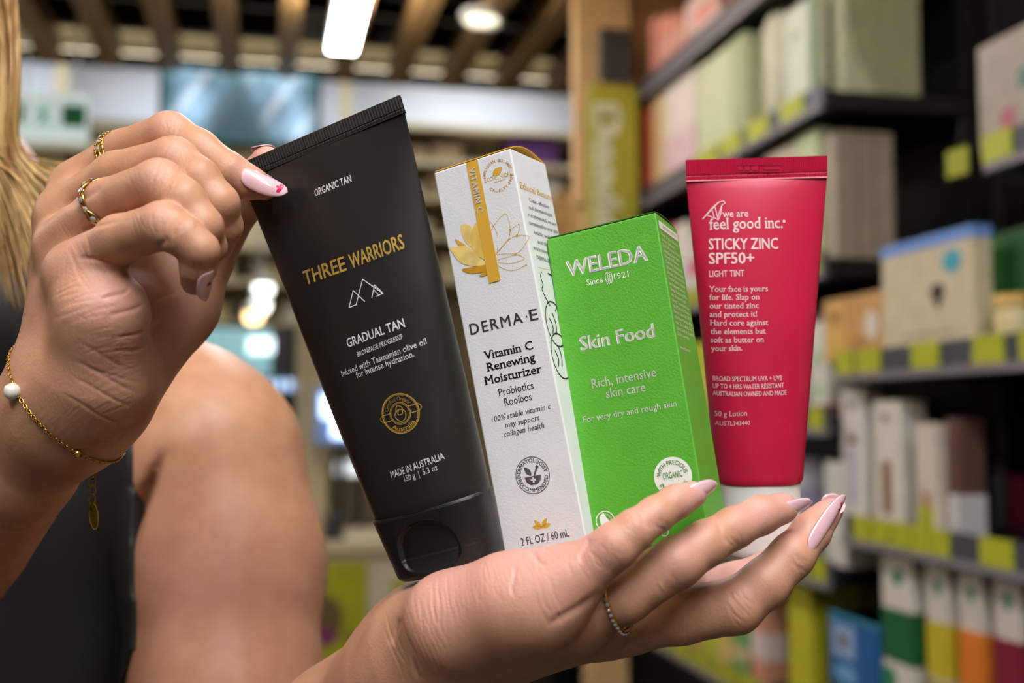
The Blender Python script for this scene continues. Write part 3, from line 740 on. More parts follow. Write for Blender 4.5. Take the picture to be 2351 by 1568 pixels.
# ------------------------------------------------------------------ squeeze tubes
def tube_product(name, label, R, t, wt, wb, h, hd_b, crimp_h, cap_h, m_body, m_cap, cap_wt, nrib, neck=0.0, nexp=2.1):
    """local frame: origin at the middle of the crimp's top edge, x right, y down, z away"""
    R, t = np.array(R), np.array(t)
    e = empty(name, camw(*(R @ np.array([0, h, 0]) + t))); tag(e, label, 'tube', 'cosmetics held on the palm')
    yb0, yb1 = crimp_h, h - cap_h                    # body from below the crimp to the shoulder
    def half(v):                                     # half width and half depth of the body at v
        f = min(1, max(0, (v - yb0) / (yb1 - yb0)))
        a = (wt / 2) * (1 - f) + (cap_wt / 2) * f
        b = 0.0009 + (hd_b - 0.0009) * math.sin(f * PI / 2) ** 0.72
        ne = 1.25 + (nexp - 1.25) * min(1, f * 2.2)
        return a, b, ne
    def zf(u, v):
        a, b, ne = half(v); x = min(1, abs(u) / a)
        return b * (1 - x ** ne) ** (1 / ne) if x < 1 else 0
    nu, nv = 72, 60
    V, F = [], []
    ys = [yb0 + (yb1 - yb0) * i / nv for i in range(nv + 1)]
    rows = [(y, 1.0, 1.0) for y in ys] + [(yb1 + 0.0008, 0.985, 0.97), (yb1 + 0.0016, 0.95, 0.90), (yb1 + 0.002, 0.86, 0.8)]
    for y, ka, kb in rows:
        a, b, ne = half(min(y, yb1)); a *= ka; b *= kb
        for k in range(nu):
            th = 2 * PI * k / nu; c, s_ = math.cos(th), math.sin(th)
            V.append(camw(*(R @ np.array([a * math.copysign(abs(c) ** (2 / ne), c), y, b * math.copysign(abs(s_) ** (2 / ne), s_)]) + t)))
    for j in range(len(rows) - 1):
        for k in range(nu):
            l = (k + 1) % nu; F.append((j * nu + k, j * nu + l, (j + 1) * nu + l, (j + 1) * nu + k))
    F.append(tuple((len(rows) - 1) * nu + k for k in range(nu)))
    body = mesh_obj('tube_body', V, F, m_body, e, smooth=True)
    # crimp with vertical ribs
    V, F = [], []
    n = nrib * 2
    ylev = [0.0, crimp_h * 0.74, crimp_h * 0.78, crimp_h * 0.84, crimp_h * 0.88, crimp_h * 1.0, crimp_h * 1.06]
    for side in (-1, 1):
        for jy, y in enumerate(ylev):
            for i in range(n + 1):
                x = -wt / 2 + wt * i / n
                rib = 0.00016 if (i % 2) else -0.00010
                z = 0.0008 + (rib if jy not in (2,) else -0.0003)
                if jy >= 5: z = 0.0008 if jy == 5 else 0.0011
                V.append(camw(*(R @ np.array([x, y, side * z]) + t)))
    L = len(ylev); N1 = n + 1
    for sd in range(2):
        o = sd * L * N1
        for j in range(L - 1):
            for i in range(n):
                q = (o + j * N1 + i, o + j * N1 + i + 1, o + (j + 1) * N1 + i + 1, o + (j + 1) * N1 + i)
                F.append(q if sd == 1 else q[::-1])
    o = L * N1
    for i in range(n): F.append((i, i + 1, o + i + 1, o + i))
    for j in range(L - 1):
        F.append((j * N1, o + j * N1, o + (j + 1) * N1, (j + 1) * N1)); F.append((j * N1 + n, (j + 1) * N1 + n, o + (j + 1) * N1 + n, o + j * N1 + n))
    mesh_obj('crimped_end', V, F, m_body, e)
    surf = Surf(R, t, (0, 0, 0), (1, 0, 0), (0, 1, 0), (0, 0, -1), zf)
    return e, body, surf, half, R, t

# black tube -------------------------------------------------------------------------------------
M_blk = mat('satin_black_plastic', (31, 30, 29), 0.38, var=0.05, scale=60, spec=0.55)
M_blkcap = mat('matte_black_cap', (18, 18, 19), 0.42, var=0.06, scale=80, bump=0.15, bscale=2500)
M_white = mat('white_ink', (236, 234, 230), 0.5, var=0.01)
M_gold = mat('gold_foil', (240, 196, 100), 0.32, metal=0.55, var=0.12, scale=160)
RB = [[0.8822, 0.3001, 0.3628], [-0.2826, 0.9538, -0.1018], [-0.3766, -0.0127, 0.9263]]
TB = [-0.07355, -0.07859, 0.42608]
BW, BH, BCAP = 0.0745, 0.1705, 0.0255
bt, bbody, bs_, bhalf, _, _ = tube_product('black_tube', 'matte black squeeze tube with gold lettering held between the fingers', RB, TB, BW, 0.044, BH, 0.0150, 0.0062, BCAP, M_blk, M_blkcap, 0.0480, 62)
def T(*a, **k): return txt(bs_, *a, **k)
T('ORGANIC TAN', (724, 451), (808, 417), 16, M_white, bbody, bold=0.012)
T('THREE', (702, 655), (797, 620), 32, M_gold, bbody, bold=0.014, off=0.0002)
T('WARRIORS', (807, 617), (931, 569), 32, M_gold, bbody, bold=0.014, off=0.0002)
mt = [[(802, 706), (811.5, 667), (838, 692)], [(818, 700.5), (833, 641), (880, 673.5)], [(854, 684), (860.5, 654), (880, 673.5)], [(858, 664), (869, 677)], [(802, 706), (880, 673.5)]]
emit_print('mountain_logo', bs_, *multi([line([bs_.uv(*p) for p in l], 0.00034) for l in mt]), M_white, bbody, 0.0002)
T('GRADUAL TAN', (799, 798), (931, 750), 19.5, M_white, bbody, bold=0.012)
T('BRONZAGE PROGRESSIF', (822, 819), (926, 777), 10.5, M_white, bbody, bold=0.008)
T('Infused with Tasmanian olive oil', (786, 865), (981, 789), 13.5, M_white, bbody, bold=0.006)
T('for intense hydration.', (820, 868), (952, 818), 13.5, M_white, bbody, bold=0.006)
T('MADE IN AUSTRALIA', (900, 1098), (1022, 1053), 15, M_white, bbody)
T('150 g  |  5.3 oz', (930, 1106), (1006, 1078), 12.5, M_white, bbody, bold=0.004)
sc_ = np.array(bs_.uv(919, 949)); sr = 0.0073
emit_print('organic_seal', bs_, *multi([ring_uv(sc_, sr * 0.95, sr), ring_uv(sc_, sr * 0.90, sr * 0.925), ring_uv(sc_, sr * 0.53, sr * 0.56), ring_uv(sc_, sr * 0.47, sr * 0.50),
    line(smooth_path([sc_ + sr * np.array(p) for p in ((-0.2, -0.1), (-0.05, -0.4), (0.18, -0.25), (0.1, 0.05), (-0.12, 0.02), (-0.02, -0.2))], 6), 0.0003),
    line(smooth_path([sc_ + sr * np.array(p) for p in ((-0.3, 0.05), (-0.05, -0.2), (0.28, -0.05), (0.2, 0.3), (-0.1, 0.38))], 6), 0.0003),
    line([sc_ + sr * np.array(p) for p in ((0.5, -0.22), (1.0, -0.22), (1.12, -0.1), (1.12, 0.02), (1.0, 0.13), (0.5, 0.13))], 0.0003),
    line([sc_ + sr * np.array(p) for p in ((-0.5, -0.13), (-1.0, -0.13), (-1.12, -0.02), (-1.12, 0.1), (-1.0, 0.22), (-0.5, 0.22))], 0.0003)]), M_gold, bbody, 0.0002)
arc_txt(bs_, 'Certified Organic', sc_, sr * 0.64, -68, 62, sr * 0.20, M_gold, bbody, 0.004, off=0.0002)
arc_txt(bs_, 'Australia', sc_, sr * 0.86, 228, 132, sr * 0.22, M_gold, bbody, 0.012, flip=True, off=0.0002)
# flip-top cap: rounded slab with thumb scoop, lid seam
def black_cap():
    R, t = np.array(RB), np.array(TB)
    y0, y1 = BH - BCAP + 0.0004, BH
    nu, nv = 220, 70
    V, F = [], []
    def prof(v):                                     # v 0..1
        f = min(1.0, (1 - v) / 0.09); k = math.sqrt(max(0, 1 - (1 - f) ** 2)); kt = 1.0 if v > 0.02 else 0.975
        a = (0.0474 * (1 - v) + 0.0410 * v) / 2; b = 0.0149 * (1 - v) + 0.0136 * v
        return a * kt - (1 - k) * 0.0032, b * kt - (1 - k) * 0.0032
    rows = list(np.linspace(0, 0.9, nv - 14)) + list(1 - 0.1 * (1 - np.sin(np.linspace(0.05, PI / 2, 14))))
    for v in rows:
        a, b = prof(v); y = y0 + (y1 - y0) * v
        for k in range(nu):
            th = 2 * PI * k / nu; c, s_ = math.cos(th), math.sin(th); ne = 2.7
            x, z = a * math.copysign(abs(c) ** (2 / ne), c), b * math.copysign(abs(s_) ** (2 / ne), s_)
            if z < 0:
                xx = (x - 0.0) / 0.0126; yy = (v - 0.66) / (0.52 if v < 0.66 else 0.25)
                q = abs(xx) ** 2.4 + abs(yy) ** 2.4
                if q < 1: z += 0.0022 * min(1, (1 - q) * 5) * (1.0 if v < 0.66 else 1 - ((v - 0.66) / 0.25) ** 1.5)
                if abs(v - 0.655) < 0.008 and q > 1: z += 0.00025
                if v > 0.66 and q < 1: z -= 0.0004
            V.append(camw(*(R @ np.array([x, y, z]) + t)))
    m = len(rows)
    for j in range(m - 1):
        for k in range(nu):
            l = (k + 1) % nu; F.append((j * nu + k, j * nu + l, (j + 1) * nu + l, (j + 1) * nu + k))
    F.append(tuple(range(nu))[::-1]); F.append(tuple((m - 1) * nu + k for k in range(nu)))
    return mesh_obj('flip_cap', V, F, M_blkcap, bt, smooth=True)
black_cap()

# red tube ---------------------------------------------------------------------------------------
M_red = mat('satin_red_plastic', (198, 22, 64), 0.40, var=0.04, scale=60, spec=0.5)
M_pink = mat('pale_pink_ink', (246, 206, 204), 0.5, var=0.01)
M_wcap = mat('white_cap_plastic', (236, 232, 226), 0.4, var=0.02)
RR = [[0.9985, 0.0261, 0.0475], [-0.0222, 0.9965, -0.081], [-0.0495, 0.0798, 0.9956]]
TR_ = [0.09796, -0.07366, 0.45657]
RH = 0.161
rt, rbody, rs_, rhalf, RRa, TRa = tube_product('red_tube', 'red sunscreen squeeze tube with white cap resting behind the fingers', RR, TR_, 0.0562, 0.033, RH, 0.0150, 0.0082, 0.0312, M_red, M_wcap, 0.0352, 70, nexp=2.15)
V, F = [], []
nu = 48
crow = [(RH - 0.0312, 0.90), (RH - 0.0308, 0.94), (RH - 0.0300, 0.955), (RH - 0.004, 0.93), (RH - 0.001, 0.91), (RH, 0.86), (RH, 0.02)]
for y, k in crow:
    for i in range(nu):
        th = 2 * PI * i / nu; V.append(camw(*(RRa @ np.array([0.0176 * k * math.cos(th), y, 0.0150 * k * math.sin(th)]) + TRa)))
for j in range(len(crow) - 1):
    for i in range(nu): F.append((j * nu + i, j * nu + (i + 1) % nu, (j + 1) * nu + (i + 1) % nu, (j + 1) * nu + i))
mesh_obj('screw_cap', V, F, M_wcap, rt, smooth=True)
def T(*a, **k): return txt(rs_, *a, **k)
bird = [[(1613, 503), (1632, 480), (1648, 465), (1661, 461), (1665, 466), (1657, 471), (1655, 490), (1649, 505), (1640, 500), (1622, 494), (1613, 503)], [(1622, 494), (1649, 465)], [(1640, 500), (1634, 480), (1652, 463)], [(1649, 505), (1641, 474)], [(1657, 471), (1648, 498)]]
emit_print('wing_logo', rs_, *multi([line([rs_.uv(*p) for p in l], 0.00036) for l in bird]), M_pink, rbody, 0.0002)
T('we are', (1658, 498.5), (1718, 497), 17, M_pink, rbody, bold=0.012, serif=0.045)
T('feel good inc.', (1627, 527), (1797, 523), 27, M_pink, rbody, bold=0.012, serif=0.045)
dc = rs_.uv(1800, 508); emit_print('registered_dot', rs_, *disc_uv(dc, 0.0006, 14), M_pink, rbody)
T('STICKY ZINC', (1627, 572.5), (1787, 571), 26, M_pink, rbody, bold=0.016)
T('SPF50+', (1627, 605.5), (1732, 604), 26, M_pink, rbody, bold=0.016)
T('LIGHT TINT', (1628, 635.5), (1709, 634), 15, M_pink, rbody, bold=0.012)
for s, y, x0, x1 in (('Your face is yours', 669.5, 1628, 1763), ('for life. Slap on', 688.5, 1628, 1744), ('our tinted zinc', 708, 1629, 1742), ('and protect it!', 727.5, 1629, 1738), ('Hard core against', 747, 1630, 1764), ('the elements but', 766.5, 1631, 1758), ('soft as butter on', 786, 1631, 1754), ('your skin.', 805.5, 1632, 1704)):
    T(s, (x0, y), (x1, y - 1), 13.5, M_pink, rbody, bold=0.010, serif=0.04)
for s, y, x1 in (('BROAD SPECTRUM UVA + UVB', 873, 1796), ('UP TO 4 HRS WATER RESISTANT', 890, 1800), ('AUSTRALIAN OWNED AND MADE', 906.5, 1806)):
    T(s, (1636, y), (x1, y - 0.5), 11.5, M_pink, rbody, bold=0.012)
T('50 g Lotion', (1640, 954.5), (1715, 954), 13, M_pink, rbody, bold=0.004)
T('AUSTL343440', (1641, 975), (1722, 975), 10.5, M_pink, rbody)
emb = Acc()
for (x0, x1, y0, y1) in ((1690, 1796, 377, 379), (1690, 1796, 393, 395), (1752, 1790, 383, 389), (1694, 1704, 381, 391), (1710, 1720, 381, 391), (1726, 1740, 381, 391)):
    q = [rs_.uv(x, y) for x, y in ((x0, y0), (x1, y0), (x1, y1), (x0, y1))]
    emb.add([camw(*(RRa @ np.array([u, v, -0.00112]) + TRa)) for u, v in q], [(0, 1, 2, 3)])
emb.obj('embossed_mark', M_red, rt)

# ------------------------------------------------------------------ folded cartons
def box_product(name, label, R, t, w, h, d, m, bev=0.0006):
    R, t = np.array(R), np.array(t)
    e = empty(name, camw(*(R @ np.array([w / 2, h, d / 2]) + t))); tag(e, label, 'carton', 'cosmetics held on the palm')
    bm = bmesh.new()
    vs_ = [bm.verts.new(camw(*(R @ np.array([x, y, z]) + t))) for y in (0, h) for x, z in ((0, 0), (w, 0), (w, d), (0, d))]
    for f in ((0, 1, 2, 3), (7, 6, 5, 4), (0, 4, 5, 1), (1, 5, 6, 2), (2, 6, 7, 3), (3, 7, 4, 0)): bm.faces.new([vs_[i] for i in f])
    bmesh.ops.bevel(bm, geom=bm.edges[:], offset=bev, segments=2, affect='EDGES', profile=0.5)
    bmesh.ops.recalc_face_normals(bm, faces=bm.faces)
    body = bm_obj('carton_body', bm, m, e)
    fr = Surf(R, t, (0, 0, 0), (1, 0, 0), (0, 1, 0), (0, 0, -1))
    sd = Surf(R, t, (w, 0, 0), (0, 0, 1), (0, 1, 0), (1, 0, 0))
    return e, body, fr, sd, R, t
def lid(R, t, w, d, rise, m, parent, thick=0.0004, name='tuck_lid'):
    n = 14; V, F = [], []
    for k in range(2):
        for i in range(n + 1):
            f = i / n; y = -rise * math.sin(PI * f) - 0.0002 - k * thick
            for x in (0.0006, w - 0.0006): V.append(camw(*(R @ np.array([x, y, 0.0003 + (d - 0.0006) * f]) + t)))
    o = 2 * (n + 1)
    for i in range(n):
        F += [(2 * i, 2 * i + 1, 2 * i + 3, 2 * i + 2), (o + 2 * i + 2, o + 2 * i + 3, o + 2 * i + 1, o + 2 * i), (2 * i, 2 * i + 2, o + 2 * i + 2, o + 2 * i), (2 * i + 1, o + 2 * i + 1, o + 2 * i + 3, 2 * i + 3)]
    F += [(0, o, o + 1, 1), (2 * n, 2 * n + 1, o + 2 * n + 1, o + 2 * n)]
    return mesh_obj(name, V, F, m, parent)
M_card = mat('white_card', (236, 233, 231), 0.5, var=0.02, scale=90, bump=0.06, bscale=1500)
M_orange = mat('amber_card', (240, 178, 62), 0.45, var=0.04)
M_yel = mat('amber_ink', (226, 172, 56), 0.5, var=0.03)
M_yel_l = mat('amber_ink_light', (240, 206, 122), 0.5, var=0.12, scale=260)
M_yel_d = mat('amber_ink_dark', (200, 146, 30), 0.5, var=0.12, scale=260)
M_grey = mat('plum_grey_ink', (86, 80, 86), 0.5, var=0.02)
M_ink = mat('black_ink', (34, 30, 30), 0.5, var=0.02)
M_pale = mat('mint_tint_ink', (222, 228, 220), 0.5, var=0.02)
RWt = [[0.8901, 0.1867, 0.4157], [-0.2195, 0.9751, 0.032], [-0.3994, -0.1197, 0.9089]]
TWt = [-0.03039, -0.0654, 0.44119]
WW, WH, WD = 0.0334, 0.1591, 0.034
wt_, wbody, wf, wsd, RWa, TWa = box_product('white_carton', 'tall white moisturizer carton with amber band and lotus flower', RWt, TWt, WW, WH, WD, M_card)
lid(RWa, TWa, WW, WD, 0.0030, M_orange, wt_)
def fl_(x, y): return (980 + x / 3.137, 320 + y / 3.137)      # crop coordinates measured on the photograph
bu0, _ = wf.uv(1070, 370); bu1, _ = wf.uv(1096, 362); _, bv1 = wf.uv(1133, 648)
petals = [([(243, 640), (250, 618), (285, 612), (330, 640), (318, 690), (322, 770), (280, 742), (255, 690)], M_yel_l, 'lotus_petal'),
          ([(205, 718), (240, 735), (285, 770), (245, 770), (218, 750)], M_yel, 'lotus_petal'),
          ([(365, 590), (332, 640), (315, 710), (325, 780), (360, 830), (416, 866), (440, 840), (420, 650), (395, 600)], mat('amber_ink_mid', (234, 192, 96), 0.5, var=0.1, scale=260), 'lotus_petal'),
          ([(158, 780), (210, 772), (280, 770), (330, 795), (380, 850), (424, 905), (330, 912), (250, 890), (200, 840), (175, 800)], M_yel_l, 'lotus_petal'),
          ([(255, 935), (330, 920), (430, 905), (432, 945), (350, 965), (290, 960)], M_yel_d, 'lotus_petal'),
          ([(380, 985), (400, 960), (445, 938), (445, 968), (410, 985)], M_yel_d, 'lotus_petal')]
lg = None
for i, (pp, m_, nm) in enumerate(petals):
    pts = smooth_path([wf.uv(*fl_(*p)) for p in pp], 5)
    emit_print(nm, wf, pts, [tuple(range(len(pts)))], m_, wbody, OFF + i * 0.00002)
band = emit_print('amber_band', wf, [(bu0, 0.0003), (bu1, 0.0003), (bu1, bv1), (bu0, bv1)], [(0, 1, 2, 3)], M_yel, wbody, 0.00028)
txt(wf, 'VITAMIN C', (1078, 388), (1104, 488), 15, M_card, wbody, bold=0.022, off=0.0005, vertical=True, spacing=1.15)
dashes = []
for c in ([(455, 590), (490, 640), (512, 700), (512, 770), (502, 830)], [(465, 655), (490, 610), (565, 535), (595, 600), (600, 655), (588, 722), (540, 775), (505, 820)], [(600, 655), (630, 630), (665, 613), (664, 655), (650, 693)], [(505, 820), (545, 770), (588, 722), (650, 693), (735, 698), (715, 745), (690, 785), (640, 827), (575, 850), (508, 868)], [(508, 832), (570, 822), (640, 827), (705, 855), (660, 880), (590, 895), (512, 885)], [(512, 905), (545, 928), (590, 942), (650, 938), (715, 905)]):
    pts = smooth_path([wf.uv(*fl_(*p)) for p in c], 10, closed=False)
    d = np.concatenate([[0], np.cumsum([np.linalg.norm(pts[i + 1] - pts[i]) for i in range(len(pts) - 1)])])
    s_ = 0.0
    P_ = np.array(pts)
    while s_ < d[-1] - 0.0004:
        q = [np.array([np.interp(s_ + k, d, P_[:, 0]), np.interp(s_ + k, d, P_[:, 1])]) for k in (0, 0.00042)]
        dashes.append(line(q, 0.00026)); s_ += 0.00078
for p in ((600, 655), (650, 693), (640, 827)): dashes.append(ring_uv(wf.uv(*fl_(*p)), 0.00026, 0.0005, 14))
for p in ((663, 613), (588, 722), (715, 905)): dashes.append(disc_uv(wf.uv(*fl_(*p)), 0.0003, 10))
emit_print('dotted_lotus', wf, *multi(dashes), M_yel, wbody)
ec = np.array(wf.uv(1143.5, 403)); er = 0.0052
arc_txt(wf, '100% VEGAN · SOY-FREE', ec, er, -84, 78, 0.0011, M_yel, wbody, 0.006)
arc_txt(wf, 'CRUELTY-FREE', ec, er + 0.0011, 228, 98, 0.0011, M_yel, wbody, 0.006, flip=True)
txt(wf, 'ECO-ETHICAL', (1114, 419.5), (1176, 402.5), 10, M_yel, wbody, serif=0.05)
emit_print('leaf_mark', wf, *multi([(lambda q: (q, [tuple(range(len(q)))]))(smooth_path([ec + 0.001 * np.array(p) for p in ((-1.9, -0.6), (-1.6, -2.0), (-0.2, -2.9), (2.2, -2.6), (1.4, -1.0), (-0.3, -0.2))], 6)), line([ec + 0.001 * np.array(p) for p in ((-2.8, 0.1), (-1.2, -1.2))], 0.00025), line([ec + 0.001 * np.array(p) for p in ((-2.0, 2.2), (2.6, 2.2))], 0.0002)]), M_yel, wbody)
def T(*a, **k): return txt(wf, *a, **k)
T('DERMA', (1081, 769), (1202, 741), 25, M_grey, wbody, bold=0.012, spacing=1.2)
dm = wf.uv(1209, 727); emit_print('dot_mark', wf, *disc_uv(dm, 0.0004, 14), M_grey, wbody)
T('E', (1218, 737), (1237, 733), 25, M_grey, wbody, bold=0.012)
T('Vitamin C', (1113, 826), (1225, 801), 19, M_ink, wbody, bold=0.012, serif=0.05)
T('Renewing', (1119, 853), (1230, 828), 19, M_ink, wbody, bold=0.012, serif=0.05)
T('Moisturizer', (1114, 884), (1245, 855), 19, M_ink, wbody, bold=0.012, serif=0.05)
T('Probiotics', (1146, 909.5), (1226, 892), 17, M_ink, wbody, serif=0.045)
T('Rooibos', (1159, 932), (1222, 918), 17, M_ink, wbody, serif=0.045)
T('100% stable vitamin c', (1129, 969), (1264, 938), 12, M_ink, wbody, serif=0.03, shear=0.22)
T('may support', (1160, 982), (1239, 964), 12, M_ink, wbody, serif=0.03, shear=0.22)
T('collagen health', (1157, 1003), (1250, 982), 12, M_ink, wbody, serif=0.03, shear=0.22)
dc = np.array(wf.uv(1223, 1091)); dr = 0.0069
emit_print('seal_ring', wf, *ring_uv(dc, dr * 0.96, dr), M_grey, wbody)
arc_txt(wf, 'DERMATOLOGIST', dc, dr * 0.70, -92, 86, dr * 0.20, M_grey, wbody, 0.006)
arc_txt(wf, 'RECOMMENDED', dc, dr * 0.90, 262, 98, dr * 0.20, M_grey, wbody, 0.006, flip=True)
def mk(*pts): return [dc + dr * np.array(p) for p in pts]
bowl = mk((-0.48, 0.05), (0.48, 0.05), (0.42, 0.3), (0.2, 0.5), (-0.2, 0.5), (-0.42, 0.3))
leaf = smooth_path(mk((-0.08, 0.0), (-0.34, -0.15), (-0.4, -0.5), (-0.1, -0.3)), 5)
emit_print('mortar_mark', wf, *multi([(bowl, [tuple(range(6))]), (leaf, [tuple(range(len(leaf)))]), line(mk((0.1, 0.02), (0.32, -0.36)), dr * 0.1), disc_uv(dc + dr * np.array((0.34, -0.40)), dr * 0.09, 12)]), M_grey, wbody)
emit_print('cross_mark', wf, *multi([line(mk((-0.13, 0.25), (0.13, 0.25)), dr * 0.1), line(mk((0, 0.13), (0, 0.38)), dr * 0.1)]), M_card, wbody, 0.0003)
lc_ = np.array(wf.uv(1244.5, 1211))
pet = []
for a in (-78, -40, 0, 40, 78):
    L = 0.0040 if abs(a) < 60 else 0.0038; t_ = math.radians(a); dv = np.array((math.sin(t_), -math.cos(t_))); nv_ = np.array((dv[1], -dv[0]))
    if a == 0: continue
    q = smooth_path([lc_, lc_ + dv * L * 0.5 + nv_ * 0.0008, lc_ + dv * L, lc_ + dv * L * 0.5 - nv_ * 0.0008], 5); pet.append((q, [tuple(range(len(q)))]))
emit_print('small_lotus', wf, *multi(pet), M_yel, wbody)
T('2 FL OZ / 60 mL', (1198, 1253), (1308, 1231), 17, M_grey, wbody, bold=0.004)
def TS(s, a, b, cap, m, **k): return txt(wsd, s, fl_(*a), fl_(*b), cap, m, wbody, **k)
TS('Ethical Beauty', (674, 350), (903, 443), 15, M_yel, serif=0.045)
for s, a, b in (('Clean, effective', (738, 447), (880, 500)), ('and dermatologist', (735, 500), (903, 560)), ('recommended, we are', (730, 552), (930, 625)), ('committed to your skin', (735, 610), (945, 680)), ('health, well-being', (772, 680), (945, 740)), ('and the', (798, 748), (875, 775)), ('environment', (768, 790), (905, 838)), ('DERMA-E', (793, 860), (880, 890))):
    TS(s, a, b, 9, M_grey, serif=0.03)
emit_print('dotted_rule', wsd, *multi([disc_uv(np.array(wsd.uv(*fl_(805, 922))) + np.array((i * 0.0011, 0)), 0.00025, 8) for i in range(26)]), M_yel, wbody)
ov = []
for (x, y, k) in ((925, 1330, 1.0), (965, 1560, 1.0)):
    c = np.array(wsd.uv(*fl_(x, y))); ov.append(ring_uv(c, 0.0085, 0.0090, 36, 1.0)); ov.append(line(smooth_path([c + 0.001 * np.array(p) for p in ((-5, -2), (-3, 1), (-4.5, 4))], 5, False), 0.0006)); ov.append(line(smooth_path([c + 0.001 * np.array(p) for p in ((-1, -4), (0.5, 0), (-1, 4))], 5, False), 0.0006))
c = np.array(wsd.uv(*fl_(880, 1090)))
ov.append(line(smooth_path([c + 0.001 * np.array(p) for p in ((-4, -7), (-6, -5), (-5, -2), (-7, 0), (-5, 3), (-2, 6))], 6, False), 0.0005))
ov.append(line(smooth_path([c + 0.001 * np.array(p) for p in ((2, -7), (6, -6), (8, -2), (6, 4), (2, 8))], 6, False), 0.0005))
emit_print('care_marks', wsd, *multi(ov), M_ink, wbody)

# green carton
M_green = mat('leaf_green_card', (86, 168, 46), 0.45, var=0.03, scale=90, bump=0.12, bscale=1400)
M_greend = mat('deep_green_card', (44, 92, 26), 0.5, var=0.05)
RGt = [[0.9096, 0.1361, 0.3926], [-0.1958, 0.9737, 0.1161], [-0.3665, -0.1825, 0.9123]]
TGt = [0.01316, -0.0394, 0.43895]
GW, GH, GD = 0.0442, 0.1205, 0.0306
gt_, gbody, gf, gsd, RGa, TGa = box_product('green_carton', 'bright green skin cream carton with white lettering behind the little finger', RGt, TGt, GW, GH, GD, M_green)
lid(RGa, TGa, GW, GD, 0.0012, M_greend, gt_)
M_wink = mat('warm_white_ink', (240, 238, 224), 0.5, var=0.01)
def T(*a, **k): return txt(gf, *a, **k)
T('WELEDA', (1303, 636), (1489, 597), 36, M_wink, gbody, bold=0.022)
T('Since', (1348, 656), (1385, 648), 14, M_wink, gbody)
T('1921', (1411, 642), (1444, 635), 14, M_wink, gbody)
gc = np.array(gf.uv(1398, 638))
def gk(*pts): return [gc + 0.0001 * np.array(p) * [0.75, 1.0] for p in pts]
emit_print('emblem', gf, *multi([line(smooth_path(gk((-6, -22), (-16, -14), (-17, 4), (-10, 22)), 5, False), 0.0003), line(smooth_path(gk((6, -22), (16, -14), (17, 4), (10, 22)), 5, False), 0.0003), line(smooth_path(gk((0, -20), (6, -12), (-6, -4), (6, 5), (-6, 13), (0, 22)), 5, False), 0.0003), line(smooth_path(gk((0, -20), (-6, -12), (6, -4), (-6, 5), (6, 13), (0, 22)), 5, False), 0.0003)]), M_wink, gbody)
T('Skin Food', (1333, 805), (1505, 773), 31, M_wink, gbody, bold=0.018)
T('Rich, intensive', (1360, 892), (1508, 864), 21, M_wink, gbody, bold=0.004)
T('skin care', (1393, 914), (1483, 898), 21, M_wink, gbody, bold=0.004)
T('For very dry and rough skin', (1340, 970.5), (1554, 933), 14, M_wink, gbody, bold=0.006)
oc = np.array(gf.uv(1545, 1094)); orr = 0.00705
emit_print('round_badge', gf, *disc_uv(oc, orr), M_wink, gbody)
M_gink = mat('green_ink', (90, 156, 50), 0.5)
arc_txt(gf, 'WITH PRECIOUS', oc, orr * 0.62, -82, 82, orr * 0.22, M_gink, gbody, 0.004, off=0.0003)
txt(gf, 'ORGANIC', (1523, 1101), (1568, 1094), 14, M_gink, gbody, bold=0.006, off=0.0003)
arc_txt(gf, 'INGREDIENTS', oc, orr * 0.84, 245, 115, orr * 0.22, M_gink, gbody, 0.004, flip=True, off=0.0003)
c2 = np.array(gf.uv(1390, 1196)); r2_ = 0.0037
face = smooth_path([c2 + r2_ * np.array(p) for p in ((-0.55, -0.35), (-0.1, -0.8), (0.15, -0.35), (0.4, 0.1), (0.05, 0.6), (-0.4, 0.65))], 5)
emit_print('leaf_badge', gf, *multi([ring_uv(c2, r2_ * 0.9, r2_), (face, [tuple(range(len(face)))])]), M_wink, gbody)
arc_txt(gf, 'nature', c2, r2_ * 0.55, 10, 88, r2_ * 0.28, M_wink, gbody, 0.004, off=0.0002)
c3 = np.array(gf.uv(1526, 1222)); emit_print('ring_badge', gf, *ring_uv(c3, 0.0012, 0.0015, 24), M_wink, gbody)
def gl(x, y): return (1220 + x / 3.645, 470 + y / 3.645)
q = [gsd.uv(*gl(*p)) for p in ((1060, 128), (1224, 212), (1230, 298), (1076, 214))]
u0, u1 = 0.0016, GD - 0.0022; v0, v1 = q[0][1], (q[2][1] + q[3][1]) / 2
emit_print('ingredients_panel', gsd, [(u0, v0), (u1, v0), (u1, v1), (u0, v1)], [(0, 1, 2, 3)], M_wink, gbody)
V, F = text_poly('Ingredients (INCI)')
def tside(s, u, v, wdt, h, m, off):
    V, F = text_poly(s, 0.006); x0, x1 = V[:, 0].min(), V[:, 0].max()
    emit_print('lettering', gsd, [(u + wdt * (x - x0) / (x1 - x0), v - y * h / CAPH) for x, y in V], F, m, gbody, off)
tside('Ingredients (INCI)', 0.006, v0 + (v1 - v0) * 0.68, 0.019, (v1 - v0) * 0.45, M_gink, 0.0003)
ing = ['Water (Aqua), Helianthus', 'Annuus (Sunflower)', 'Seed Oil, Lanolin, Prunus', 'Amygdalus Dulcis (Sweet', 'Almond) Oil, Beeswax', '(Cera Alba), Alcohol, Poly-', 'glyceryl-3 Polyricinoleate,', 'Glycerin, Limonene, Viola', 'Tricolor Extract, Hydro-', 'lyzed Beeswax, Sorbitan', 'Olivate, Rosmarinus Offici-', 'nalis (Rosemary) Leaf', 'Extract, Chamomilla Recu-', 'tita (Matricaria) Flower', 'Extract, Calendula Offici-', 'nalis Flower Extract, Argi-', 'nine, Zinc Sulfate, Fra-', 'grance, Linalool, Geraniol,', 'Citral, Coumarin.']
vv = v1 + 0.0026
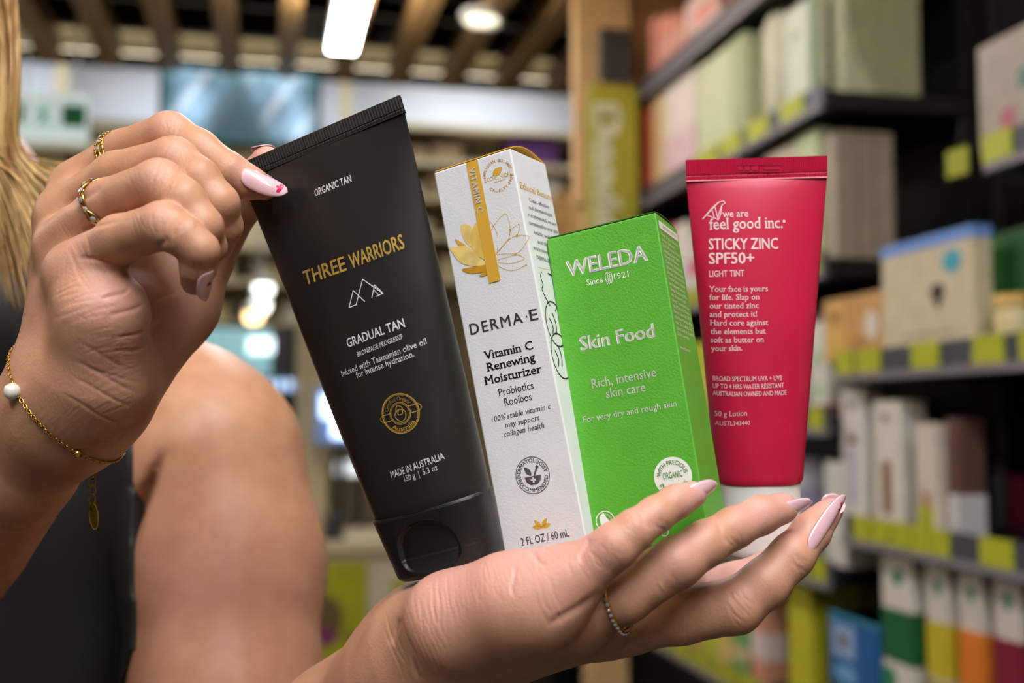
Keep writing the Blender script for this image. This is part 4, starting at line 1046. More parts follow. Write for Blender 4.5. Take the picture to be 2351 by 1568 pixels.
for i, s in enumerate(ing):
    tside(s, 0.0024, vv, (GD - 0.0055) * min(1.0, len(s) / 26 + 0.04), 0.0013, M_wink, 0.00012); vv += 0.00212
vv += 0.003
for s in ('www.weleda.com',):
    tside(s, 0.0024, vv, (GD - 0.006) * len(s) / 24, 0.0013, M_wink, 0.00012); vv += 0.0040

# ------------------------------------------------------------------ the person: one continuous body surface
# limb segments as (pixel x, pixel y, distance, radius in pixels at that distance) -> tapered capsules, blended smoothly
def J(px, py, d, r): return (P(px, py, d), r * d / FPX)
def JM(x, y, z, r): return (camw(x, y, z), r)
def sdf_seg(X, a, b):
    (p, r1), (q, r2) = a, b
    p = p.astype(np.float32); q = q.astype(np.float32)
    v = q - p; L = float(v @ v) + 1e-12
    t = np.clip(((X - p) @ v) / L, 0, 1)
    d = X - p - t[..., None] * v
    return np.sqrt(np.einsum('...i,...i', d, d)) - (r1 + (r2 - r1) * t)
def smin(a, b, k):
    if k <= 1e-6: return np.minimum(a, b)
    h = np.clip(0.5 + 0.5 * (b - a) / k, 0, 1)
    return b + (a - b) * h - k * h * (1 - h)
class Group:
    def __init__(s, segs, k): s.segs, s.k = segs, k
    def bounds(s, pad):
        pts = np.array([e[0] for sg in s.segs for e in sg]); r = max(e[1] for sg in s.segs for e in sg)
        return pts.min(0) - r - pad, pts.max(0) + r + pad
    def ev(s, X):
        d = None
        for sg in s.segs:
            e = sdf_seg(X, *sg); d = e if d is None else smin(d, e, s.k)
        return d
    def grid(s, d, org, h, shape, kout):
        own = np.full(shape, BIG, np.float32) if kout > 0 and kout != s.k else None
        t = d if own is None else own
        pad = max(s.k, kout, 0.005) + 0.003
        for a, b in s.segs:
            r = max(a[1], b[1]) + pad
            i0 = np.maximum(np.floor((np.minimum(a[0], b[0]) - r - org) / h).astype(int), 0); i1 = np.minimum(np.ceil((np.maximum(a[0], b[0]) + r - org) / h).astype(int) + 1, shape)
            if (i1 <= i0).any(): continue
            ax = [(org[q] + h * np.arange(i0[q], i1[q])).astype(np.float32) for q in range(3)]
            (p, r1), (e, r2) = a, b
            v = e - p; L = float(v @ v) + 1e-12
            x, y, z = (ax[0] - np.float32(p[0]))[:, None, None], (ax[1] - np.float32(p[1]))[None, :, None], (ax[2] - np.float32(p[2]))[None, None, :]
            tt = np.clip((x * np.float32(v[0] / L) + y * np.float32(v[1] / L)) + z * np.float32(v[2] / L), 0, 1)
            dd = np.sqrt((x - tt * np.float32(v[0])) ** 2 + (y - tt * np.float32(v[1])) ** 2 + (z - tt * np.float32(v[2])) ** 2) - (np.float32(r1) + np.float32(r2 - r1) * tt)
            sl = tuple(slice(i0[q], i1[q]) for q in range(3))
            t[sl] = smin(t[sl], dd, s.k)
        return d if own is None else smin(d, own, kout)
def chain(js): return [(js[i], js[i + 1]) for i in range(len(js) - 1)]
MM = 0.001
BIG = 0.05
def eval_groups(X, groups, lo=None, hi=None, shape=None, org=None, h=None):
    """groups: list of (Group, k). With a grid, only the box around each group is evaluated."""
    if shape is None:
        d = np.full(X.shape[:-1], BIG, np.float32)
        for g, k in groups: d = smin(d, g.ev(X).astype(np.float32), k)
        return d
    d = np.full(shape, BIG, np.float32)
    for g, k in groups:
        d = g.grid(d, org, h, shape, k)
    return d
def surface_nets(D, org, h):
    ins = D < 0
    nx, ny, nz = D.shape
    c = np.zeros((nx - 1, ny - 1, nz - 1), np.int8)
    for i in (0, 1):
        for j in (0, 1):
            for k in (0, 1): c += ins[i:nx - 1 + i, j:ny - 1 + j, k:nz - 1 + k]
    act = (c > 0) & (c < 8)
    idx = np.argwhere(act); n = len(idx)
    ids = np.full(act.shape, -1, np.int32); ids[act] = np.arange(n)
    acc = np.zeros((n, 3)); cnt = np.zeros(n)
    corner = [(i, j, k) for i in (0, 1) for j in (0, 1) for k in (0, 1)]
    val = {q: D[idx[:, 0] + q[0], idx[:, 1] + q[1], idx[:, 2] + q[2]] for q in corner}
    for q in corner:
        for ax in range(3):
            if q[ax] == 0:
                q2 = list(q); q2[ax] = 1; q2 = tuple(q2)
                a, b = val[q], val[q2]; m = (a < 0) != (b < 0)
                t = np.where(m, a / np.where(m, a - b, 1), 0)
                pos = np.array(q, float)[None, :].repeat(n, 0); pos[:, ax] += t
                acc += pos * m[:, None]; cnt += m
    V = org + h * (idx + acc / cnt[:, None])
    Q = []
    for ax in range(3):
        a1, a2 = (ax + 1) % 3, (ax + 2) % 3
        sl0 = [slice(None)] * 3; sl1 = [slice(None)] * 3; sl0[ax] = slice(0, -1); sl1[ax] = slice(1, None)
        A, B = ins[tuple(sl0)], ins[tuple(sl1)]
        e = np.argwhere(A != B)
        ok = (e[:, a1] > 0) & (e[:, a2] > 0) & (e[:, a1] < D.shape[a1] - 1) & (e[:, a2] < D.shape[a2] - 1)
        e = e[ok]; flip = A[e[:, 0], e[:, 1], e[:, 2]]
        q = []
        for o1, o2 in ((-1, -1), (0, -1), (0, 0), (-1, 0)):
            f = e.copy(); f[:, a1] += o1; f[:, a2] += o2; q.append(ids[f[:, 0], f[:, 1], f[:, 2]])
        q = np.stack(q, 1); q[~flip] = q[~flip][:, ::-1]
        Q.append(q)
    return V, np.concatenate(Q)
def mesh_sdf(groups, lo, hi, h, post=None):
    org = np.array(lo, float); shape = tuple(np.ceil((np.array(hi) - org) / h).astype(int) + 1)
    D = eval_groups(None, groups, shape=shape, org=org, h=h)
    if post is not None:
        ax = [org[k] + h * np.arange(shape[k]) for k in range(3)]
        D = post(D, np.stack(np.meshgrid(*ax, indexing='ij'), -1))
    return surface_nets(D, org, h)

# --- raised right hand (left in the photo): thumb behind the tube, index finger in front of it
ui = [J(182, 425, .456, 58), J(290, 352, .444, 54), J(390, 310, .431, 52), J(455, 345, .427, 47), J(526, 396, .4245, 44), J(568, 418, .4255, 38), J(606, 430, .428, 30)]
um = [J(150, 490, .440, 60), J(270, 405, .427, 56), J(398, 370, .413, 55), J(455, 412, .409, 49), J(503, 468, .408, 45), J(515, 520, .414, 40), J(503, 566, .422, 33)]
ur = [J(140, 565, .424, 62), J(250, 468, .410, 57), J(366, 424, .397, 58), J(420, 462, .393, 51), J(464, 520, .392, 46), J(478, 566, .399, 40), J(468, 608, .408, 33)]
up_ = [J(175, 620, .408, 64), J(275, 549, .395, 55), J(374, 518, .384, 54), J(425, 545, .381, 46), J(459, 574, .381, 42), J(455, 615, .385, 39), J(447, 645, .390, 33)]
ut = [J(300, 800, .446, 100), J(410, 690, .464, 72), J(478, 590, .468, 58), J(548, 478, .461, 46), J(588, 412, .4555, 44), J(612, 372, .4525, 36)]
upalm = [(J(180, 905, .428, 128), J(172, 640, .418, 70)), (J(185, 900, .428, 126), J(150, 520, .438, 64)), (J(200, 890, .436, 120), J(178, 450, .452, 62)),
         (J(215, 860, .412, 112), J(235, 720, .402, 88)), (J(235, 720, .402, 88), J(190, 640, .405, 68)), (J(250, 865, .420, 104), J(320, 780, .446, 92)),
         (J(180, 905, .428, 128), J(150, 945, .432, 128)), (J(260, 640, .440, 70), J(410, 690, .466, 66)), (J(200, 470, .452, 60), J(400, 640, .474, 58)), (J(290, 720, .432, 85), J(400, 720, .462, 76)), (J(200, 560, .435, 60), J(330, 600, .458, 60))]
ufore = chain([J(182, 905, .428, 124), J(140, 955, .432, 122), J(40, 1068, .448, 136), J(-90, 1225, .478, 160), J(-250, 1430, .525, 165), J(-350, 1550, .56, 150)])
G_ui, G_um, G_ur, G_up, G_ut = (Group(chain(c), 0.0025) for c in (ui, um, ur, up_, ut))
G_upalm = Group(upalm, 0.012)
G_ufore = Group(ufore, 0.003)
# --- lowered left hand: palm up, little finger nearest the camera
lp = [J(1240, 1388, .388, 84), J(1325, 1318, .384, 68), J(1412, 1254, .3795, 53), J(1455, 1218, .3805, 46), J(1505, 1182, .3845, 41), J(1550, 1153, .3885, 38), J(1590, 1136, .3925, 32)]
lr = [J(1300, 1420, .404, 78), J(1430, 1365, .396, 66), J(1553, 1292, .394, 58), J(1620, 1248, .398, 51), J(1685, 1212, .403, 46), J(1745, 1183, .410, 43), J(1796, 1167, .416, 36)]
lm = [J(1400, 1425, .428, 76), J(1560, 1412, .421, 66), J(1688, 1392, .416, 62), J(1755, 1340, .416, 55), J(1818, 1276, .419, 50), J(1862, 1222, .425, 43), J(1895, 1183, .431, 34)]
li = [J(1400, 1395, .455, 76), J(1560, 1362, .452, 54), J(1690, 1338, .450, 46), J(1770, 1308, .450, 43), J(1835, 1252, .452, 40), J(1875, 1203, .455, 36), J(1905, 1173, .458, 30)]
lt = [J(1020, 1470, .452, 100), J(1150, 1400, .478, 76), J(1260, 1330, .495, 62), J(1360, 1270, .503, 54), J(1430, 1225, .508, 42)]
lpalm = [(J(990, 1495, .425, 122), J(1250, 1400, .392, 84)), (J(1000, 1495, .432, 122), J(1330, 1420, .408, 78)), (J(1000, 1495, .440, 120), J(1430, 1420, .43, 74)), (J(1000, 1490, .446, 116), J(1410, 1395, .455, 74)),
         (J(1035, 1425, .402, 98), J(1170, 1382, .392, 96)), (J(1170, 1382, .392, 96), J(1262, 1352, .388, 84)), (J(990, 1450, .445, 100), J(1100, 1420, .47, 84)), (J(990, 1490, .420, 122), J(1040, 1428, .403, 98))]
lfore = chain([J(1010, 1490, .425, 124), J(930, 1568, .435, 142), J(800, 1700, .465, 170), J(660, 1850, .515, 170), JM(-.135, .262, .56, .040)])
lfore += [(J(985, 1500, .448, 112), J(900, 1590, .462, 128))]
G_lp, G_lr, G_lm, G_li, G_lt = (Group(chain(c), 0.0025) for c in (lp, lr, lm, li, lt))
G_lpalm = Group(lpalm, 0.012)
G_lfore = Group(lfore, 0.012)
# --- shoulders, torso, head
larm = Group(chain([JM(-.174, .067, .645, .0545), JM(-.158, .125, .630, .0505), JM(-.152, .19, .605, .0475), JM(-.135, .262, .56, .040)]), 0.02)
rarm = Group(chain([JM(-.50, .06, .69, .052), JM(-.43, .11, .64, .047), JM(-.327, .164, .56, .040)]), 0.02)
torso_segs = [(JM(-.270, .10, .690, .070), JM(-.410, .10, .695, .070)), (JM(-.262, .13, .685, .066), JM(-.285, .36, .69, .070)), (JM(-.425, .13, .69, .066), JM(-.405, .36, .69, .070)),
              (JM(-.34, .10, .70, .085), JM(-.345, .40, .70, .09)), (JM(-.34, -.03, .715, .05), JM(-.345, .08, .70, .075))]
torso = Group(torso_segs, 0.03)
trap = Group([(JM(-.345, -.09, .70, .047), JM(-.345, .0, .71, .055)), (JM(-.345, .0, .71, .055), JM(-.19, .045, .66, .046)), (JM(-.345, .0, .71, .055), JM(-.49, .045, .69, .046)), (JM(-.24, .075, .662, .045), JM(-.17, .075, .648, .048)), (JM(-.345, -.09, .70, .047), JM(-.43, -.17, .69, .045))], 0.03)
head = Group([(JM(-.435, -.255, .69, .076), JM(-.435, -.20, .67, .060)), (JM(-.435, -.215, .66, .05), JM(-.433, -.155, .635, .026)), (JM(-.435, -.225, .615, .006), JM(-.435, -.200, .600, .009))], 0.018)

BODY = [(torso, 0.03), (trap, 0.035), (head, 0.02), (larm, 0.022), (rarm, 0.022), (G_lfore, 0.012), (G_ufore, 0.012), (G_upalm, 0.014), (G_lpalm, 0.014),
        (G_ut, 0.010), (G_ui, 0.0016), (G_um, 0.0016), (G_ur, 0.0016), (G_up, 0.0016), (G_lt, 0.010), (G_li, 0.002), (G_lm, 0.002), (G_lr, 0.002), (G_lp, 0.002)]
# finger roots blend softly into the palm, fingers stay apart from one another
def hand_sdf(palm_groups, fingers, roots):
    return palm_groups, fingers, roots
class Hand:
    """palm and forearm blend with the finger union; fingers meet with a crease only"""
    def __init__(s, palm, fingers, kf, kp, pad=0.014):
        s.palm, s.fingers, s.kf, s.kp, s.pad = palm, fingers, kf, kp, pad
    def bounds(s, pad):
        b = [g.bounds(pad) for g in s.palm + s.fingers]
        return np.min([x[0] for x in b], 0), np.max([x[1] for x in b], 0)
    def grid(s, d, org, h, shape, kout):
        p = np.full(shape, BIG, np.float32); f = p.copy()
        for g in s.palm: p = g.grid(p, org, h, shape, 0.013)
        for g in s.fingers: f = g.grid(f, org, h, shape, s.kf)
        return smin(d, smin(p, f, s.kp), kout)
    def ev(s, X):
        def part(g):
            a, b = g.bounds(s.pad)
            m = np.all((X >= a) & (X <= b), -1)
            d = np.full(X.shape[:-1], BIG, np.float32)
            if m.any(): d[m] = g.ev(X[m]).astype(np.float32)
            return d
        p = None
        for g in s.palm:
            e = part(g); p = e if p is None else smin(p, e, 0.013)
        f = None
        for g in s.fingers:
            e = part(g); f = e if f is None else smin(f, e, s.kf)
        return smin(p, f, s.kp)
UH = Hand([G_upalm, G_ufore, G_ut], [G_ui, G_um, G_ur, G_up], 0.0006, 0.006)
LH = Hand([G_lpalm, G_lfore, G_lt], [G_lp, G_lr, G_lm, G_li], 0.0007, 0.008)
BODY = [(torso, 0.03), (trap, 0.035), (head, 0.02), (larm, 0.022), (rarm, 0.022), (UH, 0.012), (LH, 0.012)]

def box_of(pts, pad):
    q = np.array([P(*p) for p in pts]); return q.min(0) - pad, q.max(0) + pad
HV = 0.00062
loU, hiU = box_of([(-20, 240, .38), (-20, 1400, .40), (670, 240, .48), (-20, 240, .49), (-20, 1400, .47), (670, 700, .36)], 0.001)
loL, hiL = box_of([(760, 1600, .37), (760, 1600, .53), (1960, 1100, .37), (1960, 1100, .47), (1400, 1500, .53)], 0.001)
Vu, Qu = mesh_sdf([(UH, 0)], loU, hiU, HV)
Vl, Ql = mesh_sdf([(LH, 0)], loL, hiL, HV)
loB, hiB = camw(-.58, .45, .52), camw(-.08, -.36, .80)
loB, hiB = np.minimum(loB, hiB), np.maximum(loB, hiB)
COARSE = [(torso, 0.03), (trap, 0.035), (head, 0.02), (larm, 0.011), (rarm, 0.022), (UH, 0.012), (LH, 0.012)]
lo2 = np.minimum(loB, camw(-.58, .45, .42)); hi2 = np.maximum(hiB, camw(-.02, .0, .42)); lo2[2] = loB[2]; lo2[1] = 0.36
def armpit(D, G):                                 # the fold between upper arm and chest
    rel = G - CAM; z = rel @ FWD; x, y = rel @ RIGHT, -(rel @ UP)
    a2, b2 = np.array([(408 - CX), (1020 - CY)]) * .615 / FPX, np.array([(312 - CX), (1225 - CY)]) * .615 / FPX
    d = b2 - a2; L = np.linalg.norm(d); d /= L
    t = ((x - a2[0]) * d[0] + (y - a2[1]) * d[1]) / L; s = (x - a2[0]) * -d[1] + (y - a2[1]) * d[0]
    wdt = 0.0022 + 0.0022 * np.clip(t, 0, 1)
    f = np.exp(-(s / wdt) ** 2) * np.clip(t * 2.2, 0, 1) * (t < 1.4) * (z < 0.68)
    return D + (0.013 * f).astype(np.float32)
Vb, Qb = mesh_sdf(COARSE, lo2, hi2, 0.0026, armpit)

# the coarse body stops inside the fine forearms
def inside_box(V, lo, hi, m): return np.all((V > lo + m) & (V < hi - m), 1)
drop = inside_box(Vb, loU, hiU, 0.012) | inside_box(Vb, loL, hiL, 0.012)
keep = ~drop[Qb].all(1); Qb = Qb[keep]

# --- skin relief: creases and wrinkles pressed into the fine meshes
def normals(V, Q):
    n = np.cross(V[Q[:, 2]] - V[Q[:, 0]], V[Q[:, 3]] - V[Q[:, 1]]); out = np.zeros_like(V)
    for k in range(4): np.add.at(out, Q[:, k], n)
    return out / (np.linalg.norm(out, axis=1)[:, None] + 1e-12)
def smooth_mesh(V, Q, it, lam=0.5):
    e = np.concatenate([Q[:, [0, 1]], Q[:, [1, 2]], Q[:, [2, 3]], Q[:, [3, 0]]])
    for _ in range(it):
        s = np.zeros_like(V); c = np.zeros(len(V))
        np.add.at(s, e[:, 0], V[e[:, 1]]); np.add.at(c, e[:, 0], 1)
        np.add.at(s, e[:, 1], V[e[:, 0]]); np.add.at(c, e[:, 1], 1)
        V = V + lam * (s / np.maximum(c, 1)[:, None] - V)
    return V
Vu = smooth_mesh(Vu, Qu, 2); Vl = smooth_mesh(Vl, Ql, 2)
Nu, Nl = normals(Vu, Qu), normals(Vl, Ql)
def groove(V, N, off, p, q, width, depth, view=True, wob=0.0, seed=0):
    """a crease on the surface nearest the camera along the pixel polyline segment p->q"""
    a2, b2 = np.array(p, float), np.array(q, float)
    rel = V - CAM; z = rel @ FWD; X2 = np.stack([CX + FPX * (rel @ RIGHT) / z, CY - FPX * (rel @ UP) / z], 1)
    d = b2 - a2; L = np.linalg.norm(d); d /= L; nrm = np.array([-d[1], d[0]])
    r = X2 - a2; t = (r @ d) / L; s = r @ nrm
    s = s + wob * np.sin(t * 6 + seed) + wob * 1.5 * (4 * (t - 0.5) ** 2)
    m = (t > -0.3) & (t < 1.3) & (np.abs(s) < 4 * width) & ((N @ -FWD) > -0.05)
    f = np.exp(-(s[m] / width) ** 2) * np.clip(1.15 - np.abs(2 * t[m] - 1) ** 3, 0, 1)
    off[m] -= depth * f
def wrinkles(V, N, off, center, direction, span, n, gap, width, depth, seed=0):
    r = random.Random(seed); d = np.array(direction, float); d /= np.linalg.norm(d); nn = np.array([-d[1], d[0]])
    c = np.array(center, float)
    for i in range(n):
        k = i - (n - 1) / 2; o = c + d * (k * gap + r.uniform(-1, 1) * gap * 0.2); L = span * (1 - 0.35 * abs(k) / max(1, n / 2)) * r.uniform(0.75, 1.1)
        sh = nn * r.uniform(-0.2, 0.2) * span
        groove(V, N, off, o - nn * L / 2 + sh, o + nn * L / 2 + sh, width * r.uniform(0.8, 1.2), depth * r.uniform(0.5, 1.1), wob=r.uniform(1, 3), seed=r.random() * 6)
offU = np.zeros(len(Vu)); offL = np.zeros(len(Vl))
for k, (c, d, sp, n, g) in enumerate([((398, 290), (1, .35), 70, 7, 8), ((405, 362), (1, .5), 84, 8, 8), ((376, 412), (1, .45), 84, 8, 8), ((385, 515), (1, .5), 76, 8, 8), ((518, 372), (1, .6), 60, 4, 7),
        ((190, 590), (.9, -.5), 150, 7, 9), ((180, 690), (.3, 1), 130, 8, 13), ((240, 620), (.8, -.4), 60, 4, 10), ((330, 520), (1, -.3), 70, 5, 11), ((450, 500), (1, 1), 60, 4, 9), ((240, 700), (.25, 1), 110, 12, 9), ((270, 800), (.2, 1), 120, 12, 9), ((230, 900), (.45, 1), 170, 12, 9), ((120, 960), (.7, .7), 190, 14, 9), ((150, 640), (1, .1), 120, 6, 9), ((290, 470), (1, -.3), 80, 6, 11), ((300, 400), (1, -.3), 70, 6, 11), ((395, 700), (1, .6), 160, 6, 13)]):
    wrinkles(Vu, Nu, offU, c, d, sp, n, g, 2.0, 0.00024 if k < 10 else 0.00013, k)
for a, b, wd, dp in (((300, 612), (180, 590), 5, .0007), ((368, 568), (385, 545), 6, .0005), ((262, 505), (190, 530), 5, .0005), ((150, 480), (230, 430), 10, .0008),
        ((235, 690), (300, 665), 5, .0006), ((250, 730), (330, 700), 5, .0005), ((180, 790), (300, 850), 5, .0002), ((170, 830), (320, 905), 4.5, .0003), ((170, 870), (300, 935), 3.5, .0003), ((140, 905), (270, 975), 3.5, .0003), ((200, 850), (330, 880), 4, .0002),
        ((345, 700), (420, 660), 5, .0004), ((340, 780), (400, 690), 6, .0005), ((270, 780), (335, 760), 4, .0004), ((260, 810), (330, 800), 4, .0004)):
    groove(Vu, Nu, offU, a, b, wd, dp, wob=2)
for k, (c, d, sp, n, g) in enumerate([((1395, 1285), (1, -.7), 70, 7, 8), ((1515, 1205), (1, -.8), 50, 4, 7), ((1535, 1350), (1, -.6), 70, 7, 8), ((1690, 1245), (1, -.6), 50, 4, 8), ((1700, 1400), (1, -.8), 80, 6, 10), ((1000, 1400), (1, -.1), 130, 8, 13), ((1260, 1390), (1, -.4), 120, 4, 16), ((1240, 1255), (1, -.3), 50, 4, 9), ((1830, 1290), (1, -1), 60, 4, 8), ((1060, 1370), (1, -.1), 120, 12, 9), ((1150, 1330), (1, -.25), 90, 12, 8), ((1230, 1290), (1, -.3), 70, 8, 8), ((1330, 1290), (1, -.5), 80, 8, 9), ((960, 1480), (1, -.4), 170, 12, 11), ((1450, 1200), (1, -.7), 50, 5, 9), ((1600, 1220), (1, -.5), 60, 7, 9), ((1570, 1450), (1, 0), 60, 6, 10)]):
    wrinkles(Vl, Nl, offL, c, d, sp, n, g, 2.2, 0.00026 if k < 9 else 0.00015, 40 + k)
for a, b, wd, dp in (((1180, 1300), (1175, 1370), 5, .0004), ((1350, 1235), (1330, 1290), 6, .0006), ((1210, 1262), (1250, 1300), 5, .0005), ((915, 1420), (900, 1480), 7, .0006), ((1460, 1165), (1490, 1215), 5, .0004), ((1640, 1185), (1668, 1250), 5, .0004), ((935, 1470), (960, 1560), 6, .0004), ((1260, 1440), (1380, 1360), 10, .0007)):
    groove(Vl, Nl, offL, a, b, wd, dp, wob=2)
Vu = Vu + Nu * offU[:, None]; Vl = Vl + Nl * offL[:, None]
crU = np.clip(-offU / 0.0008, 0, 1); crL = np.clip(-offL / 0.0008, 0, 1)

# --- pink areas that belong to the skin itself: fingertips, knuckles, palm
def pink(V, spots):
    f = np.zeros(len(V))
    for (p, r, s) in spots: f = np.maximum(f, s * np.exp(-((V - p) ** 2).sum(1) / r ** 2))
    return f
spU = [(c[-1][0], 0.010, 0.9) for c in (ui, um, ur, up_, ut)] + [(c[2][0] - 0.006 * FWD + 0.004 * UP, 0.008, 0.30) for c in (ui, um, ur, up_)] + [(P(250, 690, .39), 0.014, 0.5), (P(300, 830, .39), 0.020, 0.6), (P(410, 690, .43), 0.03, 0.75), (P(200, 590, .395), 0.012, 0.35), (P(430, 600, .40), 0.015, 0.4)]
spL = [(c[-1][0], 0.012, 1.0) for c in (lp, lr, lm, li, lt)] + [(P(1240, 1270, .39), 0.022, 0.9), (P(1050, 1330, .395), 0.022, 0.75), (P(1150, 1310, .39), 0.018, 0.8), (P(1360, 1250, .38), 0.014, 0.7), (P(1690, 1290, .44), 0.025, 1.0), (P(1560, 1250, .39), 0.012, 0.45), (P(1750, 1160, .40), 0.012, 0.8), (P(1470, 1170, .38), 0.010, 0.5)]
pkU, pkL = pink(Vu, spU), pink(Vl, spL)
n1, n2 = len(Vu), len(Vu) + len(Vl)
V = np.concatenate([Vu, Vl, Vb]); Q = np.concatenate([Qu, Ql + n1, Qb + n2])
pkB = pink(Vb, [(camw(-.15, .12, .58), 0.04, 0.25)])

M_skin = bpy.data.materials.new('skin'); M_skin.use_nodes = True
nt = M_skin.node_tree; B = nt.nodes['Principled BSDF']
def node(t, **k):
    n = nt.nodes.new(t)
    for a, v in k.items(): n.inputs[a].default_value = v
    return n
tc = node('ShaderNodeTexCoord')
nz = node('ShaderNodeTexNoise', Scale=70.0, Detail=2.0); nt.links.new(tc.outputs['Object'], nz.inputs['Vector'])
rp = nt.nodes.new('ShaderNodeValToRGB'); rp.color_ramp.elements[0].position = 0.32; rp.color_ramp.elements[1].position = 0.7
rp.color_ramp.elements[0].color = lin((188, 135, 103)) + (1,); rp.color_ramp.elements[1].color = lin((201, 149, 117)) + (1,)
nt.links.new(nz.outputs['Fac'], rp.inputs['Fac'])
at = nt.nodes.new('ShaderNodeAttribute'); at.attribute_name = 'flush'
mx = nt.nodes.new('ShaderNodeMix'); mx.data_type = 'RGBA'; mx.inputs[7].default_value = lin((220, 160, 148)) + (1,)
nt.links.new(at.outputs['Fac'], mx.inputs[0]); nt.links.new(rp.outputs['Color'], mx.inputs[6])
# freckles / pores
vz = node('ShaderNodeTexVoronoi', Scale=260.0); nt.links.new(tc.outputs['Object'], vz.inputs['Vector'])
r2 = nt.nodes.new('ShaderNodeValToRGB'); r2.color_ramp.elements[0].position = 0.03; r2.color_ramp.elements[1].position = 0.16
r2.color_ramp.elements[0].color = (0.78, 0.66, 0.6, 1); r2.color_ramp.elements[1].color = (1, 1, 1, 1)
nt.links.new(vz.outputs['Distance'], r2.inputs['Fac'])
m2 = nt.nodes.new('ShaderNodeMix'); m2.data_type = 'RGBA'; m2.blend_type = 'MULTIPLY'; m2.inputs[0].default_value = 0.35
nt.links.new(mx.outputs[2], m2.inputs[6]); nt.links.new(r2.outputs['Color'], m2.inputs[7])
nt.links.new(m2.outputs[2], B.inputs['Base Color'])
B.inputs['Roughness'].default_value = 0.46; B.inputs['Specular IOR Level'].default_value = 0.42
B.inputs['Subsurface Weight'].default_value = 0.0; B.inputs['Subsurface Radius'].default_value = (1.0, 0.35, 0.2); B.inputs['Subsurface Scale'].default_value = 0.0025
n3 = node('ShaderNodeTexNoise', Scale=1000.0, Detail=1.0); nt.links.new(tc.outputs['Object'], n3.inputs['Vector'])
bp = node('ShaderNodeBump', Strength=0.22, Distance=0.0004); nt.links.new(n3.outputs['Fac'], bp.inputs['Height']); nt.links.new(bp.outputs['Normal'], B.inputs['Normal'])

person = np_mesh_obj('person', V, Q, M_skin)
tag(person, 'person in a black sleeveless top holding up four cosmetics with both hands', 'person')
fa_ = person.data.attributes.new('flush', 'FLOAT', 'POINT')
fa_.data.foreach_set('value', np.concatenate([np.clip(pkU + 0.25 * crU, 0, 1), np.clip(pkL + 0.25 * crL, 0, 1), pkB]).astype(np.float32))

# --- black sleeveless top over the torso
def cut(D, G):
    rel = G - CAM; x = rel @ RIGHT; y = -(rel @ UP)
    edge = -.1985 + np.where(y > 0.05, (y - 0.05) * 0.055, (y - 0.05) * 0.9)
    edge2 = -.49 - (y - 0.05) * 0.05
    D = np.maximum(D - 0.0025, (x - edge) * 0.9)
    D = np.maximum(D, (edge2 - x))
    neck = np.sqrt((x + .345) ** 2 + ((rel @ FWD) - .70) ** 2)
    return np.maximum(D, -(y + 0.045))
Vt, Qt = mesh_sdf([(torso, 0.03), (Group(trap.segs[:3], 0.03), 0.035)], camw(-.56, .44, .56)[[0, 1, 2]] * [1, 1, 1], camw(-.14, -.10, .84), 0.003, cut) if False else mesh_sdf([(torso, 0.03), (trap, 0.035), (larm, 0.011), (rarm, 0.022)], np.minimum(camw(-.56, .44, .56), camw(-.14, -.10, .84)), np.maximum(camw(-.56, .44, .56), camw(-.14, -.10, .84)), 0.003, cut)
Vt = smooth_mesh(Vt, Qt, 2)
M_top = mat('black_stretch_fabric', (36, 35, 38), 0.55, var=0.08, scale=400, bump=0.1, bscale=1800, spec=0.4)
topo = np_mesh_obj('sleeveless_top', Vt, Qt, M_top, person); topo['label'] = 'black sleeveless top'

# --- what the picture leaves out below and above: trousers, shoes, face
zf_ = CAM[2]
def leg(s):
    x = -.345 + s * .085
    return [JM(-.345 + s * .06, .44, .70, .10), JM(x, .62, .70, .088), JM(x, .88, .69, .058), JM(x, 1.16, .70, .045)]
trg = Group(chain(leg(-1)) + chain(leg(1)) + [(JM(-.30, .36, .70, .10), JM(-.39, .36, .70, .10)), (JM(-.29, .46, .70, .11), JM(-.40, .46, .70, .11))], 0.03)
a_, b_ = trg.bounds(0.02)
Vp, Qp = mesh_sdf([(trg, 0)], a_, b_, 0.008)
np_mesh_obj('trousers', Vp, Qp, mat('black_twill', (30, 30, 33), 0.7, var=0.1), person)
for s in (-1, 1):
    x = -.345 + s * .085; h_ = camw(x, 1.16, .70); hx, hy = h_[0], h_[1]
    shg = Group([((np.array([hx, hy, 0.045]), 0.042), (np.array([hx, hy - 0.10, 0.036]), 0.034)), ((np.array([hx, hy - 0.10, 0.036]), 0.036), (np.array([hx + s * 0.01, hy - 0.17, 0.033]), 0.032)), ((np.array([hx, hy + 0.01, 0.06]), 0.042), (np.array([hx, hy, 0.13]), 0.046))], 0.02)
    a_, b_ = shg.bounds(0.01)
    Vs_, Qs_ = mesh_sdf([(shg, 0)], a_, b_, 0.005, lambda D, G: np.maximum(D, (0.001 - G[..., 2]).astype(np.float32)))
    np_mesh_obj('shoe', Vs_, Qs_, mat('black_shoe_leather', (26, 25, 25), 0.4), person)
def blob(c, r, n=14):
    V_, F_ = [], []
    for j in range(n + 1):
        a = PI * j / n
        for i in range(n): t = 2 * PI * i / n; V_.append(camw(c[0] + r[0] * math.sin(a) * math.cos(t), c[1] + r[1] * math.cos(a), c[2] + r[2] * math.sin(a) * math.sin(t)))
    for j in range(n):
        for i in range(n): F_.append((j * n + i, j * n + (i + 1) % n, (j + 1) * n + (i + 1) % n, (j + 1) * n + i))
    return V_, F_
